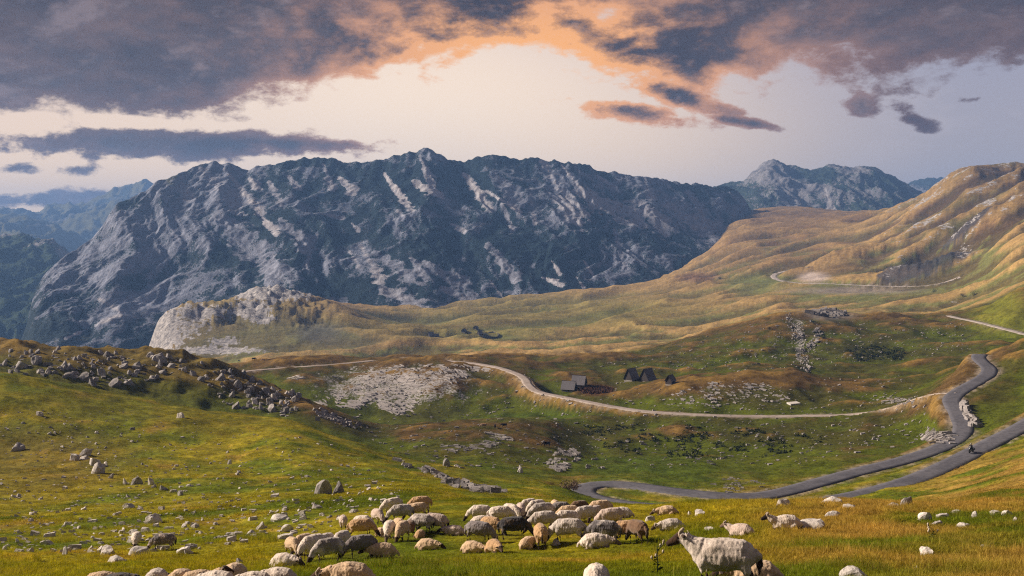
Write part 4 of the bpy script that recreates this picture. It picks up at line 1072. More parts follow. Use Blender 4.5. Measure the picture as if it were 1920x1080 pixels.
def juniper_mass():
    vs, fs = [], []; r = random.Random(9)
    for k in range(420):
        px, py = sample([(1080,800),(1200,795),(1330,798),(1480,812),(1560,820),(1500,850),(1380,862),(1220,858),(1120,838)])
        if fbm(np.array([px / 60]), np.array([py / 16]), 77, 2)[0] < 0.0: continue
        p = SURF.hit(px, py, 150); lv, lf = leaf_cloud(26, r.uniform(.5, 1.2), k, .28, .45, 3)
        i = len(vs); vs += [Vector(q) + p for q in lv]; fs += [[q + i for q in ff] for ff in lf]
    for k in range(120):
        px, py = sample([(1590,655),(1640,648),(1700,655),(1690,675),(1610,678)])
        p = SURF.hit(px, py, 330); lv, lf = leaf_cloud(26, r.uniform(.7, 1.5), k + 900, .4, .4, 3)
        i = len(vs); vs += [Vector(q) + p for q in lv]; fs += [[q + i for q in ff] for ff in lf]
    return tag(link('juniper_scrub', raw_mesh('juniper_scrub', vs, fs), m_leaf), 'dark low juniper scrub carpeting the slope below the gravel track', 'scrub', None, 'stuff')
juniper_mass()
k = 0
for px, py, w, lab in [(1545,634,12,'lone dark shrub beside the white vein of the brown hill'),(1443,618,9,'small dark shrub left of the white vein on the brown hill'),(1530,608,14,'round dark shrub on the right branch of the white vein'),(1752,548,10,'dark shrub above the far road cut'),(1828,553,12,'dark bush at the right end of the far road'),
                       (1805,556,9,'dark bush just left of the far road end'),(1350,523,7,'tiny dark tree on the far valley meadow'),(1452,512,7,'tiny dark bush above the far road bend')]:
    bush(px, py, w, 420 if py > 600 else 800, lab, m_leaf, 'shrub', None, 220, .9)

# ---- cattle: one continuous body each, small in the picture
def tube_chain(bm, pts, seg=8):
    """closed tapered tube through (co, radius) points"""
    rings = []
    for i, (c, rad) in enumerate(pts):
        c = Vector(c)
        a = Vector(pts[max(i - 1, 0)][0]); b = Vector(pts[min(i + 1, len(pts) - 1)][0])
        t = (b - a).normalized(); u = t.orthogonal().normalized(); w = t.cross(u)
        rx, rz = (rad if isinstance(rad, tuple) else (rad, rad))
        up = Vector((0, 0, 1)); w2 = (up - t * up.dot(t))
        if w2.length > .05: w = w2.normalized(); u = t.cross(w)
        rings.append([bm.verts.new(c + u * math.cos(q) * rx + w * math.sin(q) * rz) for q in [k * 2 * math.pi / seg for k in range(seg)]])
    for a, b in zip(rings[:-1], rings[1:]):
        for k in range(seg): bm.faces.new((a[k], a[(k + 1) % seg], b[(k + 1) % seg], b[k]))
    bm.faces.new(rings[0][::-1]); bm.faces.new(rings[-1])

def remesh(bm, name, voxel, smooth=4):
    me = bpy.data.meshes.new(name); bm.to_mesh(me); bm.free()
    o = bpy.data.objects.new(name, me); COL.objects.link(o)
    md = o.modifiers.new('r', 'REMESH'); md.mode = 'VOXEL'; md.voxel_size = voxel
    ms = o.modifiers.new('s', 'SMOOTH'); ms.factor = 0.5; ms.iterations = smooth
    dg = bpy.context.evaluated_depsgraph_get()
    out = bpy.data.meshes.new_from_object(o.evaluated_get(dg)); out.name = name
    bpy.data.objects.remove(o); bpy.data.meshes.remove(me)
    out.polygons.foreach_set('use_smooth', np.full(len(out.polygons), True))
    return out
def cow_mesh():
    bm = bmesh.new()
    tube_chain(bm, [((-.85,0,1.0),.16),((-.75,0,1.0),(.26,.30)),((-.3,0,.95),(.31,.36)),((.25,0,.95),(.30,.37)),((.62,0,1.02),(.22,.32)),((.8,0,1.0),.16)])
    tube_chain(bm, [((.6,0,1.1),.2),((.95,0,.95),.14),((1.1,0,.75),.11)])
    tube_chain(bm, [((1.05,0,.85),.10),((1.2,0,.62),.12),((1.38,0,.36),.07)])
    for x in (-.65, .5):
        for y in (-.18, .18): tube_chain(bm, [((x,y,.95),.15),((x+.02,y,.55),.09),((x-.03,y,.3),.06),((x,y,0),.06)])
    tube_chain(bm, [((-.88,0,1.2),.04),((-.98,0,.8),.03),((-.97,0,.4),.04)])
    for s in (-1, 1):
        tube_chain(bm, [((1.1,s*.08,.82),.04),((1.12,s*.26,.80),.02)])
    return remesh(bm, 'cow_body', .045, 3)
COW = cow_mesh()
for nm, c in (('cow', 0),): pass
m_cowd = plain('dark cow hide', (0.020, 0.013, 0.012), .7); m_cowt = plain('tan and white cow hide', (0.30, 0.17, 0.10), .8, (0.5, .42, .36), 1.2)
def horn_pair(root, pos, mat, s=1.0):
    for k in (-1, 1):
        bm = bmesh.new(); tube_chain(bm, [(Vector(pos) + Vector((0, k*.06, 0))*s, .025*s), (Vector(pos) + Vector((.05, k*.16, .05))*s, .02*s), (Vector(pos) + Vector((.12, k*.18, .16))*s, .006*s)], 6)
        me = bpy.data.meshes.new('horn'); bm.to_mesh(me); bm.free(); link('horn', me, mat, root)
m_hornc = plain('cow horn', (.35, .28, .2))
for px, py, rz, mt, sc, lab in [(907,802,180,m_cowt,.8,'tan and white calf, leftmost grazer on the crest of the knoll'),(928,803,95,m_cowd,.78,'dark calf seen end-on between two others on the knoll crest'),(945,802,180,m_cowd,.85,'dark brown cow, right one on the knoll crest'),
                            (1025,838,190,m_cowd,.95,'lone black cow on the knoll slope right of the pale slabs'),(448,678,0,m_cowd,1,'dark cow, left one of the far herd behind the left ridge'),(476,676,10,m_cowd,1,'brown cow, middle one of the far herd behind the left ridge'),(493,678,170,m_cowt,1,'pale cow, right one of the far herd behind the left ridge')]:
    me = COW.copy(); me.materials.append(mt)
    o = link('cow', me, None, None, SURF.hit(px, py, 180), (0, 0, R(rz)), (sc,) * 3); tag(o, lab, 'cow', 'cattle on the knoll and the far plateau'); horn_pair(o, (1.1, 0, .85), m_hornc)

# ---- motorcycle with rider on the lower road
A = ROADS['road'][0]
i = int(np.argmin(np.abs(960 + A[:, 0] / A[:, 1] * F - 1820) + (A[:, 1] > 188) * 999 + (A[:, 1] < 172) * 999))
bp = Vector(A[i]) + Vector((0, 0, .06)); td = Vector(A[i + 1] - A[i - 1]); hd = math.atan2(td.y, td.x)
def tube_obj(name, pts, mat, parent, seg=8):
    bm = bmesh.new(); tube_chain(bm, pts, seg); me = bpy.data.meshes.new(name); bm.to_mesh(me); bm.free()
    me.polygons.foreach_set('use_smooth', np.full(len(me.polygons), True))
    return link(name, me, mat, parent)
bike = bpy.data.objects.new('motorcycle', None); COL.objects.link(bike); bike.location = bp; bike.rotation_euler = (0, R(0), hd)
tag(bike, 'dark touring motorcycle coming down the lower road', 'motorcycle')
for x in (-.72, .72):
    bm = bmesh.new()
    ring = 18
    prof = [(.33, -.06), (.36, 0), (.33, .06), (.25, .05), (.25, -.05)]
    rs_ = [[bm.verts.new((x + math.cos(a) * r_, w_, .36 + math.sin(a) * r_)) for r_, w_ in prof] for a in [k * 2 * math.pi / ring for k in range(ring)]]
    for k in range(ring):
        for j in range(5): bm.faces.new((rs_[k][j], rs_[(k + 1) % ring][j], rs_[(k + 1) % ring][(j + 1) % 5], rs_[k][(j + 1) % 5]))
    me = bpy.data.meshes.new('wheel'); bm.to_mesh(me); bm.free(); w_ = link('wheel', me, m_black, bike)
    tube_obj('rim', [((x, -.04, .36), .24), ((x, .04, .36), .24)], m_metal, w_, 16)
m_paint = plain('dark blue paint', (0.02, 0.024, 0.04), .3)
tube_obj('engine', [((-.30,0,.45),(.16,.18)),((.05,0,.42),(.2,.2)),((.32,0,.5),(.14,.16))], m_metal, bike)
tube_obj('tank', [((-.15,0,.80),(.12,.08)),((.1,0,.88),(.18,.15)),((.38,0,.86),(.13,.12))], m_paint, bike)
tube_obj('seat', [((-.80,0,.84),(.10,.06)),((-.45,0,.82),(.16,.07)),((-.12,0,.80),(.12,.06))], m_black, bike)
tube_obj('fairing', [((.36,0,.72),(.16,.18)),((.6,0,.86),(.22,.2)),((.75,0,.9),(.10,.10))], m_paint, bike)
tube_obj('windscreen', [((.62,0,1.02),(.18,.04)),((.50,0,1.25),(.13,.03))], m_metal, bike)
m_lamp = plain('headlight glass', (.6, .6, .58), .2)
tube_obj('headlight', [((.72,0,.88),.09),((.80,0,.88),.07)], m_lamp, bike)
for s in (-1, 1):
    tube_obj('fork', [((.50, s*.08, .85), .035), ((.72, s*.08, .36), .03)], m_metal, bike)
    tube_obj('pannier', [((-.85, s*.30, .62), (.10, .16)), ((-.45, s*.30, .62), (.11, .17))], m_black, bike)
tube_obj('handlebar', [((.42,-.36,1.04),.02),((.48,0,1.02),.02),((.42,.36,1.04),.02)], m_metal, bike)
def rider():
    bm = bmesh.new()
    tube_chain(bm, [((-.18,0,.88),(.16,.14)),((-.12,0,1.05),(.17,.13)),((-.02,0,1.28),(.20,.14)),((.04,0,1.42),(.17,.11)),((.07,0,1.50),.07)])
    tube_chain(bm, [((.06,0,1.45),.06),((.10,0,1.56),.06)])
    tube_chain(bm, [((.08,0,1.55),(.09,.08)),((.11,0,1.65),(.13,.14)),((.12,0,1.75),(.11,.10)),((.12,0,1.80),.05)])
    for s in (-1, 1):
        tube_chain(bm, [((.02,s*.20,1.40),.075),((.20,s*.30,1.20),.06),((.38,s*.32,1.08),.045),((.46,s*.33,1.05),.04)])
        for q in range(4): tube_chain(bm, [((.44,s*(.29+q*.025),1.06),.014),((.49,s*(.29+q*.025),1.06),.013),((.50,s*(.29+q*.025),1.02),.011)], 5)
        tube_chain(bm, [((.43,s*.28,1.04),.015),((.46,s*.25,1.02),.012)], 5)
        tube_chain(bm, [((-.16,s*.11,.88),.11),((.22,s*.24,.80),.085),((.10,s*.25,.52),.06),((0,s*.25,.34),.05)])
        tube_chain(bm, [((-.04,s*.25,.33),.05),((.10,s*.26,.30),.05),((.20,s*.26,.28),.035)])
    return remesh(bm, 'rider', .022, 2)
rd = link('person', rider(), plain('black riding suit', (0.016, 0.016, 0.020), .6, (0.05, .05, .06), 2.0), None, bp, (0, 0, hd))
tag(rd, 'rider in black suit and helmet leaning forward on the motorcycle', 'person')
tube_obj('helmet_visor', [((.20,-.07,1.68),(.03,.04)),((.24,0,1.68),(.03,.045)),((.20,.07,1.68),(.03,.04))], m_lamp, rd)
post = SURF.hit(1876, 702, 225)
tag(tube_obj('road_marker_post', [((0,0,-.2),.07),((0,0,1.3),.06),((0,0,1.35),.03)], m_stonewall, None), 'short pale marker post above the outer road bend', 'post'); bpy.data.objects['road_marker_post'].location = post
# ------------------------------------------------------------------ the flock
from mathutils import noise as mnoise
def sheep_mesh(pose):
    W, S = 0, 1                                        # wool, bare skin of face and legs
    ch = []
    up = pose in ('stand', 'graze', 'low')
    if up:
        ch.append((W, [((-.55,0,.57),.07),((-.48,0,.575),(.165,.18)),((-.35,0,.595),(.235,.245)),((-.10,0,.59),(.265,.275)),((.16,0,.585),(.245,.265)),((.34,0,.60),(.19,.225)),((.46,0,.62),(.11,.14))]))
        for s in (-1, 1):
            ch.append((W, [((-.36,s*.11,.56),.15),((-.36,s*.125,.42),.10),((-.41,s*.12,.32),.058)]))
            ch.append((S, [((-.41,s*.12,.34),.045),((-.465,s*.115,.245),.034),((-.44,s*.115,.12),.026),((-.43,s*.115,.05),.028),((-.40,s*.115,.0),.034)]))
            fx = .31 + s * .03
            ch.append((W, [((.28,s*.11,.52),.12),((fx,s*.11,.40),.075),((fx,s*.105,.32),.05)]))
            ch.append((S, [((fx,s*.105,.34),.042),((fx+.01,s*.10,.22),.033),((fx,s*.10,.10),.025),((fx,s*.10,.04),.028),((fx+.02,s*.10,.0),.034)]))
        ch.append((2, [((-.53,0,.68),.05),((-.60,0,.58),.055),((-.61,0,.42),.055),((-.59,0,.28),.035)]))
    else:
        ch.append((W, [((-.55,0,.18),.08),((-.47,0,.205),(.19,.165)),((-.29,0,.26),(.27,.24)),((-.03,0,.285),(.29,.27)),((.20,0,.27),(.25,.25)),((.36,0,.27),(.175,.20)),((.45,0,.29),.11)]))
        for s in (-1, 1):
            ch.append((W, [((-.30,s*.20,.18),.13),((-.12,s*.25,.13),.09)]))
            ch.append((S, [((-.14,s*.26,.09),.04),((-.30,s*.28,.04),.03),((-.40,s*.28,.035),.03)]))
            ch.append((S, [((.30,s*.14,.12),.06),((.46,s*.13,.07),.045),((.36,s*.15,.03),.03),((.26,s*.15,.03),.03)]))
        ch.append((2, [((-.54,0,.26),.05),((-.62,0,.16),.05),((-.64,0,.06),.035)]))
    heads = {'stand': (((.36,0,.66),.19,(.53,0,.76),.145,(.64,0,.84),.112), (.645,0,.86), (.94,0,.72)),
             'low': (((.40,0,.62),.16,(.60,0,.62),.12,(.74,0,.62),.09), (.74,0,.63), (.98,0,.46)),
             'graze': (((.38,0,.60),.165,(.56,0,.46),.125,(.66,0,.30),.09), (.66,0,.29), (.84,0,.05)),
             'lie': (((.34,0,.32),.165,(.50,0,.30),.13,(.60,0,.28),.10), (.605,0,.29), (.86,0,.16)),
             'lie_up': (((.34,0,.32),.18,(.49,0,.42),.14,(.58,0,.50),.105), (.585,0,.525), (.86,0,.42))}
    nk, h0, h1 = heads[pose]
    ch.append((W, [(nk[0], nk[1]), (nk[2], nk[3]), (nk[4], nk[5])]))
    h0 = Vector(h0); h1 = Vector(h1); d = (h1 - h0).normalized(); nn = Vector((-d.z, 0, d.x))
    L = (h1 - h0).length
    ch.append((S, [(h0 - d * .03, .085), (h0 + d * .05 + nn * .012, (.084, .098)), (h0 + d * L * .45, (.068, .084)), (h0 + d * L * .8, (.050, .060)), (h1, (.038, .042))]))
    for s in (-1, 1):
        e = h0 + nn * .02 + Vector((0, s * .07, 0))
        ch.append((S, [(e, .026), (e + Vector((0, s * .07, -.01)) - d * .03, .030), (e + Vector((0, s * .13, -.035)) - d * .04, .012)]))
    bm = bmesh.new(); smp = []
    for tg, c in ch:
        tube_chain(bm, c, 12)
        for (a, ra), (b, rb) in zip(c[:-1], c[1:]):
            ra = sum(ra) / 2 if isinstance(ra, tuple) else ra; rb = sum(rb) / 2 if isinstance(rb, tuple) else rb
            for k in range(6):
                t = k / 5; p = Vector(a).lerp(Vector(b), t); smp.append((p.x, p.y, p.z, ra * (1 - t) + rb * t, tg))
    me = remesh(bm, 'sheep_' + pose, .017, 5)
    n = len(me.vertices); co = np.zeros(n * 3, np.float32); me.vertices.foreach_get('co', co); co = co.reshape(-1, 3)
    nr = np.zeros(n * 3, np.float32); me.vertices.foreach_get('normal', nr); nr = nr.reshape(-1, 3)
    sm = np.array(smp)
    dd = np.linalg.norm(co[:, None, :] - sm[None, :, :3], axis=2) - sm[None, :, 3]
    tg = sm[np.argmin(dd, 1), 4]
    wool = tg != 1
    for i in np.nonzero(wool)[0]:
        v = Vector(co[i])
        a = mnoise.noise(v * 5.0) * .026 + mnoise.noise(Vector((v.x * 22, v.y * 22, v.z * 9))) * .012 + mnoise.noise(v * 55) * .004
        co[i] += nr[i] * a + np.array((0, 0, -0.012 * (1 if co[i][2] < .55 and up else 0)))
    me.vertices.foreach_set('co', co.ravel().astype(np.float32)); me.update()
    at_ = me.attributes.new('skin', 'FLOAT', 'POINT'); at_.data.foreach_set('value', (tg == 1).astype(np.float32))
    at_ = me.attributes.new('tail', 'FLOAT', 'POINT'); at_.data.foreach_set('value', (tg == 2).astype(np.float32))
    return me, h0, d, nn

def wool_material():
    m, g, b = material('sheep wool')
    b.inputs['Roughness'].default_value = 1.0
    oi = g.node('ShaderNodeObjectInfo'); sk = g.node('ShaderNodeAttribute', attribute_name='skin'); tl = g.node('ShaderNodeAttribute', attribute_name='tail')
    fa = g.node('ShaderNodeAttribute', attribute_name='face', attribute_type='OBJECT'); pa = g.node('ShaderNodeAttribute', attribute_name='patch', attribute_type='OBJECT'); ta = g.node('ShaderNodeAttribute', attribute_name='dark_tail', attribute_type='OBJECT')
    p = g.node('ShaderNodeTexCoord').outputs['Object']
    ps = g.node('ShaderNodeVectorMath', operation='ADD'); g.put(ps.inputs[0], p)
    rr = g.mul(oi.outputs['Random'], 9.0); g.put(ps.inputs[1], g.vec(rr, rr, rr))
    q = ps.outputs[0]
    n1 = g.noise(g.vscale(q, (26, 26, 9)), 1.0, 4, 0.65); n2 = g.noise(q, 3.2, 4, 0.6); n3 = g.noise(q, 60.0, 3, 0.6)
    k = g.smooth(g.add(g.mul(n1, .65), g.mul(n3, .35)), .34, .66, .66, 1.20)
    c = g.mix(1.0, oi.outputs['Color'], g.vec(k, k, k), 'MULTIPLY')
    # soiled lower flanks and hindquarters
    sx = g.node('ShaderNodeSeparateXYZ'); g.put(sx.inputs[0], p)
    c = g.mix(g.mul(g.smooth(n2, .46, .66), .30), c, (0.26, 0.17, 0.095))
    dk = g.m('MULTIPLY', pa.outputs['Fac'], g.smooth(g.add(n2, g.mul(n1, .25)), .48, .66))
    c = g.mix(dk, c, (0.10, 0.092, 0.10))
    c = g.mix(g.mul(tl.outputs['Fac'], ta.outputs['Fac']), c, (0.035, 0.022, 0.016))
    fc = g.mix(g.smooth(n2, .4, .62), (0.018, 0.011, 0.009), (0.065, 0.034, 0.020))
    fc = g.mix(fa.outputs['Fac'], g.mix(1.0, oi.outputs['Color'], (.85, .75, .68), 'MULTIPLY'), fc)
    c = g.mix(sk.outputs['Fac'], c, fc)
    g.put(b.inputs['Base Color'], c)
    b.inputs['Sheen Weight'].default_value = 0.25
    bp = g.node('ShaderNodeBump'); bp.inputs['Strength'].default_value = 0.6; bp.inputs['Distance'].default_value = 0.02
    g.put(bp.inputs['Height'], g.add(n1, g.mul(n3, .5))); g.put(b.inputs['Normal'], bp.outputs[0])
    return m
m_wool = wool_material()
POSE = {}
for ps_ in ('stand', 'low', 'graze', 'lie', 'lie_up'):
    POSE[ps_] = sheep_mesh(ps_); POSE[ps_][0].materials.append(m_wool)
m_horn = plain('ram horn', (0.30, 0.23, 0.17), .6, (0.52, 0.43, 0.34), 30.0)
HORN = {}
def horn_mesh(pose, s):
    if (pose, s) in HORN: return HORN[(pose, s)]
    me_, h0, d, nn = POSE[pose]
    pts = []
    for k in range(19):
        t = k / 18; a = 1.9 - t * 5.6; r_ = .085 - .03 * t
        c = h0 + nn * .045 - d * .035
        p = c + d * (math.cos(a) * r_) + nn * (math.sin(a) * r_ - .02) + Vector((0, s * (.055 + .075 * t), 0))
        pts.append((p, .024 * (1 - t) + .005))
    bm = bmesh.new(); tube_chain(bm, pts, 7)
    me = bpy.data.meshes.new('horn'); bm.to_mesh(me); bm.free()
    me.polygons.foreach_set('use_smooth', np.full(len(me.polygons), True)); me.materials.append(m_horn)
    HORN[(pose, s)] = me
    return me
EYE = None
def sheep(px, py, pose, hd, c, label, horn=0, face=1.0, patch=0.0, tail=0.0, sc=1.0, y0=12.0):
    p = SURF.hit(px, py, y0)
    o = link('sheep', POSE[pose][0], None, None, p)
    nrm = SURF.normal(p.x, p.y, .5); nrm = (nrm * .65 + Vector((0, 0, .35))).normalized()
    o.rotation_mode = 'QUATERNION'
    o.rotation_quaternion = Vector((0, 0, 1)).rotation_difference(nrm) @ Matrix.Rotation(R(hd), 3, 'Z').to_quaternion()
    sc *= 0.80
    o.scale = (sc, sc, sc)
    o.location = p + Vector((0, 0, -.03))
    o.color = (*WC[c], 1.0)
    o['face'] = float(face); o['patch'] = float(patch); o['dark_tail'] = float(tail)
    tag(o, label, 'sheep', 'sheep of the grazing flock')
    if horn:
        for s in (-1, 1): link('horn', horn_mesh(pose, s), None, o)
    return o
WC = {'W': (.72, .62, .54), 'L': (.62, .55, .50), 'C': (.64, .46, .30), 'T': (.50, .315, .17), 'G': (.27, .24, .245), 'D': (.040, .038, .044), 'B': (.16, .095, .06), 'P': (.58, .46, .40)}
FL = [
 (548,1043,'graze',300,'C','small cream sheep grazing head-on at the left end of the flock',0,1,0,0,.95),
 (568,1038,'graze',245,'C','cream sheep half hidden behind the big white sheep at left',0,1,0,0,1),
 (586,1048,'graze',238,'W','big white sheep grazing toward the camera, dark head down, left end',1,1,0,0,1.12),
 (609,1037,'graze',240,'L','pale grey sheep wedged behind the dark-saddled one',0,1,0,0,1),
 (640,1034,'graze',250,'L','rounded pale grey sheep directly behind the dark-saddled one',0,1,0,0,1.05),
 (616,1056,'graze',222,'L','grey sheep with dark saddle patch in front of the left group',0,1,.6,0,1.1),
 (676,1046,'graze',207,'G','mottled grey sheep with black neck, thin legs and curled horn',1,1,.45,0,1.08),
 (534,1065,'lie',-25,'W','white sheep lying with brown head at the lower left of the flock',1,.9,0,0,.95),
 (644,992,'graze',100,'P','taupe sheep seen from behind, alone at the upper left of the flock',0,1,0,0,.95),
 (682,996,'graze',335,'W','white sheep grazing just behind the tan one at upper left',0,1,0,0,1.05),
 (678,1008,'graze',2,'T','tan sheep grazing broadside to the right in the left flock',0,1,0,0,1.12),
 (710,984,'graze',300,'P','grey-tan sheep with black head down between white and grey ones',0,1,0,0,1.1),
 (736,964,'graze',213,'W','long white sheep at the back of the left flock',0,1,0,0,1.25),
 (752,979,'graze',198,'L','grey sheep with brown rump at the back of the left flock',0,1,.35,.7,1.25),
 (783,971,'graze',188,'C','cream sheep tucked behind the grey one with brown rump',0,1,0,0,1.1),
 (788,961,'graze',190,'T','golden tan sheep, rearmost of the left flock',0,1,0,0,1.2),
 (748,988,'lie',120,'C','round cream sheep lying in the middle of the left flock',0,1,0,0,.95),
 (729,1013,'graze',268,'W','white sheep with black-and-white face grazing straight at the camera',1,.8,0,0,1.12),
 (754,1015,'graze',258,'C','cream sheep grazing head-on beside the white one facing the camera',0,1,0,0,1.15),
 (771,1004,'graze',95,'B','brown sheep seen end-on in the middle of the left flock',0,1,0,0,.95),
 (790,999,'graze',160,'L','grey sheep with long dark tail at the right of the left flock',0,1,.5,1,1.2),
 (815,998,'graze',163,'P','tan-grey sheep with dark tail, right end of the left flock',0,1,.2,1,1.2),
 (713,1005,'lie',100,'C','cream sheep lying mostly hidden left of the white facing one',0,1,0,0,.85),
 (788,1009,'lie',80,'T','pinkish tan sheep lying curled below the dark-tailed pair',0,1,0,0,.85),
 (803,1032,'lie',-22,'C','cream sheep lying alone with dark head to the right',0,1,0,0,1.02),
 (715,1044,'lie',182,'C','cream sheep lying with dark head to the left, front of left flock',0,1,0,0,1.08),
 (850,1004,'lie',178,'P','pinkish white sheep lying in the gap between the two flocks',0,1,0,0,1.05),
 (898,1018,'graze',338,'G','dark grey horned sheep grazing broadside, left end of the right flock',1,1,.35,0,1.25),
 (965,1010,'graze',2,'D','black shaggy sheep grazing in the middle of the right flock',0,1,0,0,1.3),
 (922,1004,'graze',325,'T','tan sheep between the dark grey and the black sheep',0,1,0,0,1.15),
 (903,987,'lie',5,'W','white sheep lying behind the dark grey horned one',0,1,0,0,1.15),
 (900,978,'graze',180,'W','cream-white sheep, leftmost at the back of the right flock',0,1,0,0,1.15),
 (940,983,'graze',4,'W','white sheep broadside behind the black one',0,1,0,0,1.2),
 (958,975,'graze',312,'W','white sheep facing down at the back, left of two narrow ones',0,1,0,0,1.12),
 (977,973,'graze',275,'P','pinkish white narrow sheep facing the camera behind the black one',0,1,0,0,1.1),
 (991,962,'graze',218,'W','white sheep half hidden at the very back of the right flock',0,1,0,0,1.1),
 (1006,968,'graze',220,'W','bright white sheep on the back row of the right flock',0,1,0,0,1.2),
 (1016,978,'graze',203,'L','light grey sheep with dark hip in the right flock',0,1,.45,0,1.28),
 (1041,964,'graze',95,'C','cream rump of a sheep at the back of the right flock',0,1,0,0,1.05),
 (1053,968,'graze',5,'G','dark grey sheep at the back, right of the cream rump',0,1,.4,0,1.05),
 (1020,996,'graze',186,'L','pale grey horned sheep broadside in the centre of the right flock',1,1,.1,0,1.25),
 (1015,1026,'graze',93,'T','tan sheep seen from behind with dark hindquarters, front of right flock',0,1,0,1,1.2),
 (991,1027,'lie',55,'C','cream sheep lying beside the tan one seen from behind',0,1,0,0,.95),
 (887,1037,'lie',-32,'C','pale cream sheep lying, left of the pair under the dark grey one',0,1,0,0,.98),
 (928,1036,'lie',292,'T','tan sheep lying face-on, right of the pair under the dark grey one',0,1,0,0,1.05),
 (1066,1018,'graze',172,'L','white-grey sheep with tan rump grazing left, front of right flock',0,1,.1,.8,1.28),
 (1062,991,'graze',195,'W','white sheep just behind the white-grey one with tan rump',0,1,0,0,1.15),
 (1086,964,'graze',200,'B','dark brown sheep peeping over the back of the right flock',0,1,0,0,1.0),
 (1066,978,'graze',192,'C','cream back of a sheep between grey and white ones',0,1,0,0,1.1),
 (1096,984,'graze',215,'L','pale round-backed sheep in the right half of the right flock',0,1,0,0,1.25),
 (1126,972,'graze',196,'C','large cream sheep at the back right of the flock',0,1,0,0,1.25),
 (1116,977,'graze',238,'P','pinkish grey sheep in front of the large cream one',0,1,0,0,1.05),
 (1147,991,'graze',187,'P','creamy white sheep broadside with dark face low, right flock',0,1,0,0,1.28),
 (1165,970,'lie',182,'W','white sheep lying behind the right end of the flock',0,1,0,0,1.15),
 (1132,1020,'graze',168,'L','grey sheep with black shoulder patch, front right of the flock',0,1,.95,.5,1.22),
 (1176,1016,'graze',175,'T','tan shaggy sheep second from the right end of the flock',0,1,0,.6,1.12),
 (1197,1019,'graze',115,'B','brown sheep with dark rump at the right end of the flock',0,1,0,1,1.2),
 (1118,1028,'lie',-6,'W','white sheep lying stretched out with head to the right, front',1,.7,0,0,1.2),
 (1250,967,'lie',178,'C','cream sheep lying with brown horned head, right of the flock',1,.9,0,0,1.12),
 (1258,995,'lie',180,'L','white-grey sheep lying with black horned head, right of the flock',1,1,.1,0,1.15),
 (1390,1006,'lie_up',142,'P','horned sheep lying with head raised and turned away',1,.8,0,0,1.05),
 (1474,993,'lie_up',178,'W','white sheep reclining with dark horned head raised, beside speckled rock',1,1,0,0,1.15),
 (1358,1104,'stand',163,'W','large white standing sheep with dark face, spiral horns and dark tail',1,1,.25,1,1.22),
 (1412,1100,'lie',176,'C','cream sheep lying behind the legs of the large standing one',0,1,0,0,1.1),
 (1120,1102,'lie',80,'W','back of a white sheep cut by the bottom edge at centre',0,1,0,0,1.0),
 (652,1100,'lie',182,'C','cream sheep lying at the bottom edge with curled horn at left',1,1,0,0,1.12),
 (192,1108,'lie',10,'C','cream back at the far left of the bottom row',0,1,0,0,1.0),
 (226,1112,'lie',0,'D','black-and-white sheep second from left in the bottom row',0,1,.0,0,1.0),
 (294,1104,'lie',95,'L','grey-white rump of a sheep in the bottom row',0,1,.15,0,1.05),
 (337,1104,'lie',80,'C','cream rump right of the grey-white one in the bottom row',0,1,0,0,1.0),
 (374,1106,'lie_up',18,'C','cream sheep in the bottom row raising its dark head',0,1,0,0,1.0),
 (404,1110,'lie',170,'W','white sheep in front of the dark raised head, bottom row',0,1,0,0,1.0),
 (437,1098,'lie',268,'C','rounded tan-cream sheep, highest of the bottom row',0,1,0,0,1.12),
 (474,1108,'lie',183,'W','long white sheep in the bottom row, left of the dark-tailed one',0,1,0,0,.92),
 (520,1100,'lie',172,'W','white sheep with dark tail at the right end of the bottom row',0,1,.1,1,.95),
 (254,1027,'graze',285,'W','stray white sheep standing end-on among the stones at left',0,1,0,0,1.0),
 (306,1032,'graze',182,'P','stray piebald sheep with black head and dark rump at left',0,1,.9,1,1.0),
]
for a in FL: sheep(*a)
hero = [o for o in bpy.data.objects if o.name.startswith('sheep') and o.get('label', '').startswith('large white standing')][0]
bm = bmesh.new(); bmesh.ops.create_icosphere(bm, subdivisions=2, radius=.014); EYE = bpy.data.meshes.new('eye'); bm.to_mesh(EYE); bm.free()
EYE.materials.append(plain('eye', (0.01, 0.008, 0.006), .15))
for s in (-1, 1): link('eye', EYE, None, hero, (.735, s * .070, .845))
